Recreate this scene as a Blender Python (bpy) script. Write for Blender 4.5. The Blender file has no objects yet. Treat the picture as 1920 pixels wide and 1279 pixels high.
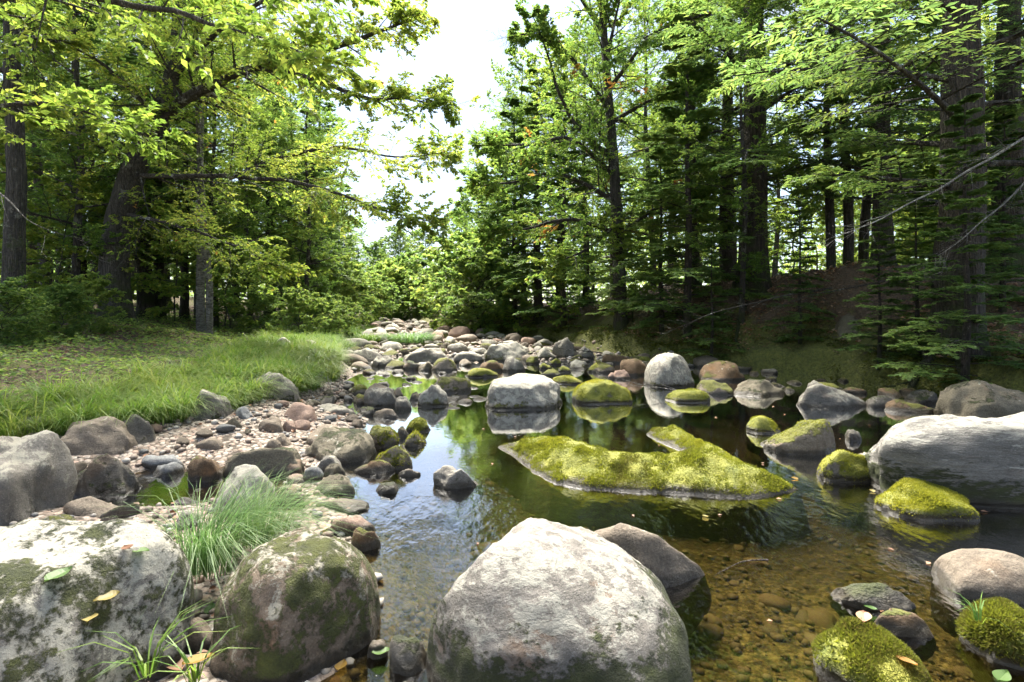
import bpy, bmesh, math, random
import numpy as np
from mathutils import Vector

# ------------------------------------------------------------------ camera, sky, sun, exposure
sc = bpy.context.scene
COL = sc.collection
CH, FPX, HZ, CX = 1.3, 960.0, 575.0, 960.0          # camera height, focal length (px of a 1920 frame), horizon row, centre column
cam_d = bpy.data.cameras.new('camera'); cam = bpy.data.objects.new('camera', cam_d); COL.objects.link(cam)
cam.location = (0, 0, CH); cam.rotation_euler = (math.radians(90), 0, 0)
cam_d.sensor_width = 36; cam_d.lens = 18.0; cam_d.shift_y = -(639.5 - HZ) / 1920
cam_d.clip_start = 0.05; cam_d.clip_end = 2000
sc.camera = cam

SUN_EL, SUN_AZ = math.radians(60), math.radians(-19)   # azimuth clockwise from straight ahead (+Y)
w = bpy.data.worlds.new('World'); sc.world = w; w.use_nodes = True
nt = w.node_tree; nt.nodes.clear()
out = nt.nodes.new('ShaderNodeOutputWorld'); bg = nt.nodes.new('ShaderNodeBackground')
sky = nt.nodes.new('ShaderNodeTexSky'); sky.sky_type = 'NISHITA'; sky.sun_disc = False
sky.sun_elevation = SUN_EL; sky.sun_rotation = SUN_AZ; sky.dust_density = 0.6; sky.air_density = 1.0
tc = nt.nodes.new('ShaderNodeTexCoord'); mp = nt.nodes.new('ShaderNodeMapping'); mp.inputs['Scale'].default_value = (1.0, 1.0, 2.2)
cn = nt.nodes.new('ShaderNodeTexNoise'); cn.inputs['Scale'].default_value = 2.6; cn.inputs['Detail'].default_value = 8; cn.inputs['Roughness'].default_value = .55
cr = nt.nodes.new('ShaderNodeValToRGB'); cr.color_ramp.elements[0].position = .46; cr.color_ramp.elements[1].position = .70
cr.color_ramp.elements[0].color = (.5, .5, .5, 1); cr.color_ramp.elements[1].color = (.95, .95, .95, 1)
mx = nt.nodes.new('ShaderNodeMix'); mx.data_type = 'RGBA'
L = nt.links.new
L(tc.outputs['Generated'], mp.inputs['Vector']); L(mp.outputs[0], cn.inputs['Vector']); L(cn.outputs['Fac'], cr.inputs[0])
L(cr.outputs[0], mx.inputs[0]); L(sky.outputs[0], mx.inputs[6]); mx.inputs[7].default_value = (2.0, 2.15, 2.5, 1)
L(mx.outputs[2], bg.inputs['Color']); bg.inputs['Strength'].default_value = 0.058
L(bg.outputs[0], out.inputs['Surface'])

sun_d = bpy.data.lights.new('sun', 'SUN'); sun = bpy.data.objects.new('sun', sun_d); COL.objects.link(sun)
sun_d.energy = 3.1; sun_d.angle = math.radians(36); sun_d.color = (1, .94, .84)
sv = Vector((math.sin(SUN_AZ) * math.cos(SUN_EL), math.cos(SUN_AZ) * math.cos(SUN_EL), math.sin(SUN_EL)))
sun.rotation_euler = sv.to_track_quat('Z', 'Y').to_euler(); sun.location = (-8, 6, 20)
vs = sc.view_settings; vs.view_transform = 'Standard'; vs.look = 'None'; vs.gamma = 1; vs.use_curve_mapping = False
vs.exposure = 3.05
cy = sc.cycles
cy.use_denoising = True; cy.max_bounces = 10; cy.diffuse_bounces = 6; cy.glossy_bounces = 2; cy.use_adaptive_sampling = True; cy.adaptive_threshold = .02; cy.transmission_bounces = 8
cy.transparent_max_bounces = 8; cy.caustics_reflective = False; cy.caustics_refractive = False
cy.use_light_tree = False; cy.sample_clamp_indirect = 6

# ------------------------------------------------------------------ numpy helpers
def hash3(ix, iy, iz, s):
    n = (ix.astype(np.int64) * 374761393 + iy.astype(np.int64) * 668265263 + iz.astype(np.int64) * 2147483647 + s * 974711) & 0xffffffff
    n = ((n ^ (n >> 13)) * 1274126177) & 0xffffffff
    return ((n ^ (n >> 16)) & 0xffff) / 32767.5 - 1.0
def vnoise(P, scale=1.0, seed=0):
    Q = np.asarray(P, float) * scale + 100.0
    I = np.floor(Q).astype(np.int64); f = Q - I; f = f * f * f * (f * (f * 6 - 15) + 10)
    r = 0
    for a in (0, 1):
        wx = f[:, 0] if a else 1 - f[:, 0]
        for b in (0, 1):
            wy = f[:, 1] if b else 1 - f[:, 1]
            for c in (0, 1):
                wz = f[:, 2] if c else 1 - f[:, 2]
                r = r + wx * wy * wz * hash3(I[:, 0] + a, I[:, 1] + b, I[:, 2] + c, seed)
    return r
def fbm(P, scale, seed, octv=3, gain=.5):
    r = 0; a = 1
    for o in range(octv):
        r = r + a * vnoise(P, scale * 2.03 ** o, seed + o * 7); a *= gain
    return r
def S(t):
    t = np.clip(t, 0, 1); return t * t * (3 - 2 * t)
def nrm(a):
    return a / np.maximum(np.linalg.norm(a, axis=-1, keepdims=True), 1e-9)

def make_mesh(name, V, F, mats, smooth=False, rnd=None, mat_idx=None):
    V = np.asarray(V, np.float32); F = np.asarray(F, np.int32)
    me = bpy.data.meshes.new(name); k = F.shape[1]
    me.vertices.add(len(V)); me.vertices.foreach_set('co', V.ravel())
    me.loops.add(F.size); me.loops.foreach_set('vertex_index', F.ravel())
    me.polygons.add(len(F)); me.polygons.foreach_set('loop_start', np.arange(0, F.size, k, dtype=np.int32))
    me.update(calc_edges=True)
    me.polygons.foreach_set('use_smooth', np.full(len(F), smooth))
    for m in (mats if isinstance(mats, (list, tuple)) else [mats]): me.materials.append(m)
    if mat_idx is not None: me.polygons.foreach_set('material_index', np.asarray(mat_idx, np.int32))
    if rnd is not None:
        at = me.attributes.new('rnd', 'FLOAT', 'FACE'); at.data.foreach_set('value', np.asarray(rnd, np.float32))
    return me
def link(name, me, parent=None, loc=None):
    o = bpy.data.objects.new(name, me); COL.objects.link(o)
    if parent: o.parent = parent
    if loc is not None: o.location = loc
    return o
def tag(o, label=None, cat=None, group=None, kind=None):
    if label: o['label'] = label
    if cat: o['category'] = cat
    if group: o['group'] = group
    if kind: o['kind'] = kind
    return o
def empty(name, loc=(0, 0, 0)):
    o = bpy.data.objects.new(name, None); COL.objects.link(o); o.location = loc; o.empty_display_size = .2
    return o
def copy_tree(o, parent=None):
    c = o.copy(); COL.objects.link(c); c.parent = parent
    for ch in o.children: copy_tree(ch, c)
    return c

_ico = {}
def ico(n):
    if n not in _ico:
        bm = bmesh.new(); bmesh.ops.create_icosphere(bm, subdivisions=n, radius=1)
        bm.verts.ensure_lookup_table()
        _ico[n] = (np.array([v.co[:] for v in bm.verts]), np.array([[v.index for v in f.verts] for f in bm.faces])); bm.free()
    return _ico[n]

def tubes(C, R, K=5):
    """C (n,S,3) centre lines, R (n,S) radii -> verts, quads"""
    n, s, _ = C.shape
    T = np.gradient(C, axis=1); T = nrm(T)
    ref = np.where(np.abs(T[:, :1, 2:3]) > .9, np.array([1., 0, 0]), np.array([0, 0, 1.]))
    U = nrm(np.cross(T, ref)); W = np.cross(T, U)
    a = np.arange(K) * 2 * math.pi / K
    V = C[:, :, None, :] + R[:, :, None, None] * (np.cos(a)[None, None, :, None] * U[:, :, None, :] + np.sin(a)[None, None, :, None] * W[:, :, None, :])
    idx = np.arange(n * s * K).reshape(n, s, K)
    A = idx[:, :-1]; B = idx[:, 1:]
    F = np.stack([A, np.roll(A, -1, 2), np.roll(B, -1, 2), B], -1).reshape(-1, 4)
    return V.reshape(-1, 3), F
def cat_meshes(parts):
    Vs, Fs, o = [], [], 0
    for V, F in parts:
        Vs.append(V); Fs.append(F + o); o += len(V)
    return np.concatenate(Vs), np.concatenate(Fs)

def unproj(px, py, d):                                # a picture direction at depth d -> a point of the place
    return np.array([(px - CX) / FPX * d, d, CH - (py - HZ) / FPX * d])

# ------------------------------------------------------------------ materials
class N:
    def __init__(s, name):
        s.m = bpy.data.materials.new(name); s.m.use_nodes = True; s.t = s.m.node_tree; s.t.nodes.clear()
        s.out = s.t.nodes.new('ShaderNodeOutputMaterial')
    def n(s, typ, **kw):
        nd = s.t.nodes.new('ShaderNode' + typ)
        for k, v in kw.items():
            if k.startswith('_'): setattr(nd, k[1:], v)
            else:
                key = int(k[1:]) if k[0] == 'i' and k[1:].isdigit() else k.replace('__', ' ')
                s.set(nd.inputs[key], v)
        return nd
    def set(s, inp, v):
        if isinstance(v, bpy.types.NodeSocket): s.t.links.new(v, inp)
        elif isinstance(v, tuple) and len(v) == 3 and inp.type == 'RGBA': inp.default_value = (*v, 1)
        else: inp.default_value = v
    def math(s, op, a, b=0.0, c=0.0, clamp=False):
        nd = s.t.nodes.new('ShaderNodeMath'); nd.operation = op; nd.use_clamp = clamp
        for i, v in enumerate((a, b, c)): s.set(nd.inputs[i], v)
        return nd.outputs[0]
    def mix(s, f, a, b, mode='MIX'):
        nd = s.t.nodes.new('ShaderNodeMix'); nd.data_type = 'RGBA'; nd.blend_type = mode; nd.clamp_factor = True
        s.set(nd.inputs[0], f); s.set(nd.inputs[6], a); s.set(nd.inputs[7], b); return nd.outputs[2]
    def noise(s, vec, scale, detail=3, rough=.5, dist=0.0):
        nd = s.n('TexNoise', Scale=scale, Detail=detail, Roughness=rough, Distortion=dist)
        if vec is not None: s.set(nd.inputs['Vector'], vec)
        return nd.outputs['Fac']
    def step(s, v, lo, hi):
        nd = s.n('MapRange', i1=lo, i2=hi); nd.interpolation_type = 'SMOOTHSTEP'; s.set(nd.inputs[0], v); return nd.outputs[0]
    def ramp(s, v, stops):
        nd = s.t.nodes.new('ShaderNodeValToRGB'); s.set(nd.inputs[0], v); e = nd.color_ramp.elements
        while len(e) < len(stops): e.new(.5)
        for el, (p, c) in zip(e, stops): el.position = p; el.color = (*c, 1)
        return nd.outputs[0]
    def bump(s, h, strength=.5, dist=.02, normal=None):
        nd = s.n('Bump', Strength=strength, Distance=dist, Height=h)
        if normal is not None: s.set(nd.inputs['Normal'], normal)
        return nd.outputs[0]
    def bsdf(s, **kw):
        b = s.n('BsdfPrincipled', **kw); s.t.links.new(b.outputs[0], s.out.inputs['Surface']); return b

def rock_mat(name, dark, light, lichen=.4, lich_col=(.50, .50, .44), moss=0.0, where='top', moss_col=((.045, .06, .008), (.16, .17, .022)), rust=.2, scale=1.0, stretch=(1, 1, 1), lowz=.14):
    m = N(name)
    tcn = m.n('TexCoord'); oi = m.n('ObjectInfo'); geo = m.n('NewGeometry')
    off = m.n('VectorMath', _operation='MULTIPLY_ADD', i0=tcn.outputs['Object'], i1=tuple(np.array(stretch) * scale))
    cmb = m.n('CombineXYZ', X=m.math('MULTIPLY', oi.outputs['Random'], 37.0), Y=m.math('MULTIPLY', oi.outputs['Random'], 91.0), Z=m.math('MULTIPLY', oi.outputs['Random'], 17.0))
    m.set(off.inputs[2], cmb.outputs[0]); P = off.outputs[0]
    sepN = m.n('SeparateXYZ', i0=geo.outputs['Normal']); nz = sepN.outputs[2]
    sepP = m.n('SeparateXYZ', i0=geo.outputs['Position']); pz = sepP.outputs[2]
    n1 = m.noise(P, 3.0, 10, .66, .4); n2 = m.noise(P, 14, 8, .72); n3 = m.noise(P, 85, 3, .7); n4 = m.noise(P, 5.5, 12, .74, .5)
    mid = tuple((a + b) / 2 for a, b in zip(dark, light))
    c = m.ramp(m.math('ADD', m.math('MULTIPLY', n1, .6), m.math('MULTIPLY', n2, .4)), [(.32, dark), (.5, mid), (.66, light)])
    c = m.mix(m.math('MULTIPLY', m.step(n3, .54, .70), .6), c, tuple(v * .5 for v in dark))                      # dark mineral grains
    c = m.mix(m.math('MULTIPLY', m.step(n3, .44, .36), .5), c, tuple(min(1, v * 1.35) for v in light))
    wv = m.noise(m.n('VectorMath', _operation='MULTIPLY', i0=P, i1=(1.6, 1.6, 2.6)).outputs[0], 2.4, 10, .75, 1.2)
    c = m.mix(m.math('MULTIPLY', m.step(wv, .57, .67), .4), c, tuple(v * .4 for v in dark))          # darker veins and weathering
    if rust: c = m.mix(m.math('MULTIPLY', m.step(m.noise(P, 2.2, 4, .6), .58, .72), rust), c, (.30, .16, .07))
    if lichen:
        lm = m.math('ADD', m.math('ADD', n4, m.math('MULTIPLY', nz, .16)), m.math('MULTIPLY', m.math('SUBTRACT', n2, .5), .35))
        lf = m.math('MULTIPLY', m.step(lm, .79 - .3 * lichen, .84 - .3 * lichen), m.step(pz, .02, .12))
        lc = m.mix(n2, tuple(v * .62 for v in lich_col), tuple(min(1, v * 1.25) for v in lich_col))
        c = m.mix(m.math('MULTIPLY', lf, .85), c, lc)
        blk = m.step(m.noise(P, 11, 6, .75), .63, .68); c = m.mix(m.math('MULTIPLY', blk, .7), c, (.035, .036, .032))   # black lichen spots
    oi2 = m.math('MULTIPLY_ADD', oi.outputs['Random'], .26, .60)
    c = m.mix(1.0, c, m.n('CombineColor', i0=m.math('MULTIPLY', oi2, 1.06), i1=oi2, i2=m.math('MULTIPLY', oi2, .9)).outputs[0], 'MULTIPLY')
    rough = .85
    mf = None
    if moss:
        mn = m.math('MULTIPLY_ADD', m.noise(P, 4.0, 7, .62, .2), 1.0, m.math('MULTIPLY', m.math('SUBTRACT', m.noise(P, 24, 6, .7), .5), .6))
        if where == 'top': k = m.math('ADD', mn, m.math('MULTIPLY', m.math('SUBTRACT', nz, .35), .5))
        elif where == 'low':
            obz = m.n('SeparateXYZ', i0=tcn.outputs['Object']).outputs[2]
            k = m.math('ADD', mn, m.math('MULTIPLY', m.math('SUBTRACT', lowz, obz), 1.7))
        else: k = m.math('ADD', mn, 0.0)
        thr = .98 - .75 * moss
        mf = m.math('MULTIPLY', m.step(k, thr, thr + .11), m.step(pz, .012, .04))
        mc = m.ramp(m.math('ADD', m.math('MULTIPLY', m.noise(P, 7, 5, .6), .75), m.math('MULTIPLY', m.noise(P, 90, 2), .3)), [(.35, moss_col[0]), (.7, moss_col[1])])
        c = m.mix(mf, c, mc)
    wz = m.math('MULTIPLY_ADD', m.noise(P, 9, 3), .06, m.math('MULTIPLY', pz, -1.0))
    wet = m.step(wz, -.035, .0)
    c = m.mix(m.math('MULTIPLY', wet, .92), c, m.mix(n2, (.010, .008, .005), (.045, .034, .016)))  # wet band; below the surface the dark colour also stands in for absorbed light
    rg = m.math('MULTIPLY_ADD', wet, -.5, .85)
    h = m.math('ADD', m.math('MULTIPLY', n2, .7), m.math('ADD', m.math('MULTIPLY', n3, .12), m.math('MULTIPLY', n1, .5)))
    if mf is not None: h = m.math('ADD', h, m.math('MULTIPLY', mf, m.math('MULTIPLY_ADD', m.noise(P, 60, 3, .7), .9, .2)))
    m.bsdf(Base__Color=c, Roughness=rg, Normal=m.bump(m.math('ADD', h, m.math('MULTIPLY', wv, .5)), .9, .035))
    return m.m

OLIVE = ((.045, .055, .008), (.17, .165, .025)); DKMOSS = ((.012, .016, .004), (.055, .066, .012)); BRIGHT = ((.10, .12, .014), (.28, .27, .04))
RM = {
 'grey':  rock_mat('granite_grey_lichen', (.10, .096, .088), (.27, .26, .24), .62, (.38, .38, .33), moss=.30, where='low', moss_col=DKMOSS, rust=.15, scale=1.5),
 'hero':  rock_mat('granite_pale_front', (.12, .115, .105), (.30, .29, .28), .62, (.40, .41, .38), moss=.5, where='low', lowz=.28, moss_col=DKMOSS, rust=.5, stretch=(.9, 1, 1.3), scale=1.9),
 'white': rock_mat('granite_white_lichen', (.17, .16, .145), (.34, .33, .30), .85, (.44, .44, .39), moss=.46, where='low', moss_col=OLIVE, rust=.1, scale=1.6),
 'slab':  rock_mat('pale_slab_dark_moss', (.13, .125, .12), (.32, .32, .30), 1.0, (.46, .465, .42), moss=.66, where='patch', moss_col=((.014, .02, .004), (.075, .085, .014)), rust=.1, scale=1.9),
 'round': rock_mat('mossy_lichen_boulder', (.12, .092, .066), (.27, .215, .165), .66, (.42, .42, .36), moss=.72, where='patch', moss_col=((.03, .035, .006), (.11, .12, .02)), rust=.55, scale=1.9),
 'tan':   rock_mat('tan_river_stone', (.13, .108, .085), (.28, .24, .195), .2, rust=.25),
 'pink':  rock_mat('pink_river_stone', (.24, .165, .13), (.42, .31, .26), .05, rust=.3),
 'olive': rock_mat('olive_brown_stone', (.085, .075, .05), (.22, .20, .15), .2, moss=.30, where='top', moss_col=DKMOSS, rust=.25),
 'dark':  rock_mat('dark_grey_stone', (.06, .055, .048), (.19, .18, .16), .35, moss=.42, where='top', moss_col=DKMOSS),  # dark grey stone, dark moss on its upper faces
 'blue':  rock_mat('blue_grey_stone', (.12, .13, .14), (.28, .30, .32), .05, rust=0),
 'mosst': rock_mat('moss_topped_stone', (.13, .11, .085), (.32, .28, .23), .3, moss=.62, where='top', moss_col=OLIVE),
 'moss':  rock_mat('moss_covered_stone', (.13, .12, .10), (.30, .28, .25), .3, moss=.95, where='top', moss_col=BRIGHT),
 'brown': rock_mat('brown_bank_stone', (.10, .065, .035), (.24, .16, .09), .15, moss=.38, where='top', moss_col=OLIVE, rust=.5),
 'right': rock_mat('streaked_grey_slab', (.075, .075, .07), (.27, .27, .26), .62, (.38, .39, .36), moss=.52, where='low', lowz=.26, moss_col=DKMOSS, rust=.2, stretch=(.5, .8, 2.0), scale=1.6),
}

def leaf_mat(name, cols, trans=.45, var=.35, gloss=.35):
    m = N(name)
    at = m.n('Attribute', _attribute_name='rnd'); oi = m.n('ObjectInfo'); geo = m.n('NewGeometry')
    big = m.noise(geo.outputs['Position'], .7, 3)
    f = m.math('ADD', m.math('MULTIPLY', at.outputs['Fac'], .55), m.math('ADD', m.math('MULTIPLY', m.math('SUBTRACT', big, .5), .9), m.math('MULTIPLY', oi.outputs['Random'], .3)))
    c = m.ramp(f, [(i / max(1, len(cols) - 1) * .8 + .05, cc) for i, cc in enumerate(cols)])
    hs = m.n('HueSaturation', Saturation=1.04, Value=2.05, Color=c, Hue=.497)
    d = m.n('BsdfPrincipled', Base__Color=c, Roughness=.5); d.inputs['Specular IOR Level'].default_value = gloss
    t = m.n('BsdfTranslucent', Color=hs.outputs[0]); ms = m.n('MixShader', i0=trans); m.set(ms.inputs[1], d.outputs[0]); m.set(ms.inputs[2], t.outputs[0])
    m.t.links.new(ms.outputs[0], m.out.inputs['Surface'])
    return m.m
LM = {
 'mossd':  leaf_mat('bank_moss', [(.025, .034, .006), (.05, .062, .010), (.085, .095, .016), (.13, .135, .022)], .25, gloss=.1),
 'beech':  leaf_mat('leaf_beech', [(.066, .115, .022), (.11, .168, .03), (.17, .225, .04), (.25, .265, .052)], 0.56),
 'maple':  leaf_mat('leaf_maple', [(.060, .112, .024), (.095, .162, .032), (.15, .215, .042), (.235, .255, .052)], 0.56),
 'hemlock': leaf_mat('needle_hemlock', [(.066, .125, .036), (.098, .168, .045), (.14, .21, .055), (.19, .24, .055)], .45, gloss=.35),
 'autumn': leaf_mat('leaf_autumn', [(.24, .17, .03), (.30, .17, .045), (.24, .11, .04)], .45),
 'bush':   leaf_mat('leaf_bush', [(.058, .105, .028), (.10, .165, .04), (.165, .225, .05), (.235, .265, .06)], 0.5),
 'grass':  leaf_mat('grass_blade', [(.05, .11, .016), (.085, .16, .024), (.14, .20, .035), (.22, .24, .06)], .4),
 'sedge':  leaf_mat('sedge_blade', [(.06, .12, .035), (.09, .165, .05), (.14, .21, .06), (.30, .27, .11)], .4),
 'litter': leaf_mat('dead_leaf', [(.13, .06, .03), (.22, .115, .06), (.32, .19, .115), (.40, .29, .20)], 0.15),
 'yellow': leaf_mat('leaf_fallen_yellow', [(.20, .17, .05), (.25, .20, .07)], 0.3),
 'green1': leaf_mat('leaf_fallen_green', [(.07, .13, .035), (.10, .16, .045)], 0.35),
 'mossf':  leaf_mat('moss_tips', [(.08, .066, .02), (.12, .14, .018), (.23, .23, .03), (.34, .31, .055)], 0.35, gloss=.1),
}

def bark_mat(name, dark, light, moss=.2, horiz=False, lich=(.42, .42, .37), lichen=.3):
    m = N(name); tcn = m.n('TexCoord'); oi = m.n('ObjectInfo')
    sc_ = (5, 5, 22) if horiz else (15, 15, 1.3)
    v = m.n('VectorMath', _operation='MULTIPLY', i0=tcn.outputs['Object'], i1=sc_).outputs[0]
    n1 = m.noise(v, 1.6, 6, .65, .6); n2 = m.noise(tcn.outputs['Object'], 3.2, 5, .6); n3 = m.noise(tcn.outputs['Object'], 22, 4, .6)
    vb = m.n('TexVoronoi', Vector=v, Scale=2.2, _feature='DISTANCE_TO_EDGE').outputs['Distance']; fis = m.step(m.math('ADD', vb, m.math('MULTIPLY', m.math('SUBTRACT', n3, .5), .9)), .0, .3)
    c = m.ramp(n1, [(.38, dark), (.6, light)]); c = m.mix(m.math('MULTIPLY', m.math('SUBTRACT', 1.0, fis), .2 if horiz else .55), c, tuple(k * .5 for k in dark))
    c = m.mix(m.math('MULTIPLY', m.step(m.math('ADD', n2, m.math('MULTIPLY', n3, .3)), .74 - .2 * lichen, .82 - .2 * lichen), .75), c, lich)
    if moss:
        pz = m.n('SeparateXYZ', i0=tcn.outputs['Object']).outputs[2]
        k = m.math('SUBTRACT', m.math('ADD', n2, moss), m.math('MULTIPLY', pz, .12)); c = m.mix(m.step(k, .58, .72), c, (.035, .045, .010))
    m.bsdf(Base__Color=c, Roughness=.9, Normal=m.bump(m.math('ADD', m.math('ADD', n1, m.math('MULTIPLY', fis, .8)), m.math('MULTIPLY', n3, .3)), 1.0, .04)); return m.m
BM = {
 'hemlock': bark_mat('bark_hemlock', (.028, .022, .016), (.095, .075, .058), .22, lichen=-.2),
 'beech':   bark_mat('bark_grey', (.030, .026, .021), (.10, .088, .072), .22, lich=(.19, .185, .16), lichen=.05),
 'birch':   bark_mat('bark_birch', (.09, .08, .065), (.30, .28, .245), .08, True, (.34, .33, .30), .3),
 'twig':    bark_mat('bark_twig', (.035, .028, .022), (.10, .085, .07), 0, lichen=.1),
 'dead':    bark_mat('dead_wood_grey', (.16, .145, .13), (.36, .34, .31), 0, lichen=.2),
}

# ------------------------------------------------------------------ terrain
_wy = [-20, 0, 2, 3.2, 3.8, 5.8, 8, 10, 12, 16, 25, 35, 60, 400]; _wx = [-.6, -.6, -.65, -.9, -1.25, -1.8, -2.6, -3.2, -4.0, -5.2, -7.0, -10, -20, -140]
_gy = [-20, 3.5, 4.2, 4.8, 5.7, 7.3, 9.2, 12.4, 16, 25, 35, 60, 400]; _gx = [-5.5, -5.4, -4.5, -3.45, -3.05, -2.95, -3.3, -4.4, -5.5, -7.7, -10.6, -21, -142]
_ry = [-20, 0, 4, 6.4, 10, 11.3, 14, 19, 25, 35, 60, 400]; _rx = [9, 8, 7.2, 6.5, 5.6, 4.3, 2.7, .95, -2.0, -6.5, -17, -130]
Wf = lambda y: np.interp(y, _wy, _wx); Gf = lambda y: np.minimum(np.interp(y, _gy, _gx), Wf(y) - .15); Rf = lambda y: np.interp(y, _ry, _rx)
def terrain(x, y):
    x = np.atleast_1d(np.asarray(x, float)); y = np.atleast_1d(np.asarray(y, float))
    P = np.stack([x, y, x * 0], -1)
    jig = .22 * vnoise(P, .9, 3) + .1 * vnoise(P, 2.6, 4)
    Wv, Gv, Rv = Wf(y) + jig, Gf(y) + jig, Rf(y) + jig * .8
    bed = np.interp(y, [-20, 9, 12.5, 20, 36, 60], [-.3, -.26, -.03, .08, .3, .6]) - .06 * S((x - .5) / 3) * S((10 - y) / 2)
    z = .015 + (bed - .015) * S((x - Wv + .1) / .75)
    gl = S((Wv - x) / np.maximum(Wv - Gv, .1))
    lvl = np.interp(y, [0, 12, 36, 60], [0, 0, .25, .55])
    z = np.where(x < Wv, .01 + .20 * gl + lvl * S((Wv - x) / .8), z)
    t = Gv - x
    z = np.where(t > 0, .21 + lvl + np.minimum(t, 12) * .125 + .16 * S(t / .7) * 0 + .004 * np.maximum(t - 12, 0), z)
    t = x - Rv
    wy_ = np.interp(y, [-20, 5, 8, 10.5, 16, 22, 40], [.35, .35, .5, 1, .9, .5, .35])
    rb = bed + (.42 - bed) * S((t + .12) / .34) + 1.65 * wy_ * S((t - .2) / 3.0) + lvl * S(t / .4)
    z = np.where(t > -.12, np.maximum(z, rb), z)
    z = np.where(t > 0, z + (.16 * vnoise(P, 1.3, 21) + .09 * vnoise(P, 3.1, 22) + .05 * vnoise(P, 6.5, 23)) * S(t / .35) * S((20 - y) / 6), z)
    bank = ((x < Gv) | (x > Rv)).astype(float)
    z = z + .05 * fbm(P, 1.5, 11, 3) * (.35 + bank) + .012 * fbm(P, 9, 12, 2)
    z = z + .10 * bank * vnoise(P, .45, 15)
    z = z - .24 * np.exp(-(((x + 2.6) / .62) ** 2 + ((y - 3.75) / .42) ** 2))            # side pool in the gravel
    return z
T1 = lambda x, y: float(terrain(x, y)[0])

def axis(lo, hi, fine, a, b):
    v = list(np.arange(a, b, fine)); s = fine
    q = v[-1]
    while q < hi: s *= 1.16; q += s; v.append(q)
    q = v[0]; s = fine
    while q > lo: s *= 1.16; q -= s; v.insert(0, q)
    return np.array(v)
gx = axis(-400, 400, .085, -7.5, 9.5)
gy = [-30., -12, -5, -2, 0.]; st = .08
while gy[-1] < 500: gy.append(gy[-1] + st); st = .08 if gy[-1] < 9 else st * 1.018 if gy[-1] < 60 else st * 1.2
gy = np.array(gy)
X, Y = np.meshgrid(gx, gy); Z = terrain(X.ravel(), Y.ravel())
V = np.stack([X.ravel(), Y.ravel(), Z], -1); nx, ny = len(gx), len(gy)
I = np.arange(nx * ny).reshape(ny, nx); F = np.stack([I[:-1, :-1], I[:-1, 1:], I[1:, 1:], I[1:, :-1]], -1).reshape(-1, 4)
m = N('ground_soil')
geo = m.n('NewGeometry'); P = geo.outputs['Position']; sp = m.n('SeparateXYZ', i0=P); nz = m.n('SeparateXYZ', i0=geo.outputs['Normal']).outputs[2]
vor = m.n('TexVoronoi', Vector=P, Scale=26.0); vor2 = m.n('TexVoronoi', Vector=P, Scale=60.0)
grv = m.ramp(m.n('SeparateColor', i0=vor.outputs['Color']).outputs[0], [(.0, (.16, .12, .09)), (.35, (.26, .21, .17)), (.7, (.36, .32, .27)), (1., (.30, .20, .15))])
grv = m.mix(m.step(vor.outputs['Distance'], .45, .75), grv, (.07, .055, .04))
n_ = m.noise(P, 2.0, 6, .65); n8 = m.noise(P, 14, 5, .7)
soil = m.ramp(n8, [(.3, (.045, .03, .019)), (.55, (.11, .075, .048)), (.75, (.18, .12, .078))])
moss = m.ramp(m.math('ADD', m.math('MULTIPLY', n8, .7), m.math('MULTIPLY', m.noise(P, 55, 3, .6), .4)), [(.35, (.028, .034, .008)), (.58, (.10, .105, .02)), (.8, (.18, .17, .035))])
at = m.n('Attribute', _attribute_name='zone')     # 0 bed / gravel, 1 left bank, 2 right bank
z_ = at.outputs['Fac']
bankc = m.mix(m.step(m.math('ADD', n_, m.math('MULTIPLY', n8, .3)), .60, .74), soil, moss)
rm = m.math('ADD', m.math('ADD', n_, m.math('MULTIPLY', n8, .35)), m.math('MULTIPLY', m.math('SUBTRACT', .85, sp.outputs[2]), .38))
bankr = m.mix(m.step(rm, .52, .72), soil, moss)
bankc = m.mix(m.step(z_, 1.3, 1.7), bankc, bankr)
c = m.mix(m.step(z_, .35, .75), grv, bankc)
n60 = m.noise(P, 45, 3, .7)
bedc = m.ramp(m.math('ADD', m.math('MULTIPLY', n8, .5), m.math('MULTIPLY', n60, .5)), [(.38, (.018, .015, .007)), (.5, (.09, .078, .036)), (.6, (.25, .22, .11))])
deep_dim = m.ramp(m.math('ADD', m.math('MULTIPLY', n8, .6), m.math('MULTIPLY', n60, .4)), [(.4, (.010, .008, .004)), (.62, (.055, .044, .018))])  # bed colour dimmed farther out in place of light absorbed by deep water
bedc = m.mix(m.step(m.math('ADD', sp.outputs[1], m.math('MULTIPLY', n_, 2.0)), 3.4, 4.6), bedc, deep_dim)
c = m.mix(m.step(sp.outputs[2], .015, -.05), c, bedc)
h = m.math('ADD', m.math('MULTIPLY', vor.outputs['Distance'], -.8), m.math('ADD', m.math('MULTIPLY', n8, .8), m.math('MULTIPLY', n60, .4)))
m.bsdf(Base__Color=c, Roughness=.92, Normal=m.bump(h, .9, .03))
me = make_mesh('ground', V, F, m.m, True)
zone = np.where(V[:, 0] < Gf(V[:, 1]) + .1, 1.0, np.where(V[:, 0] > Rf(V[:, 1]) - .15, 2.0, 0.0))
a = me.attributes.new('zone', 'FLOAT', 'POINT'); a.data.foreach_set('value', zone.astype(np.float32))
tag(link('ground', me), 'stream bed and wooded banks of gravel, soil and moss', 'ground', kind='structure')

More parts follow.
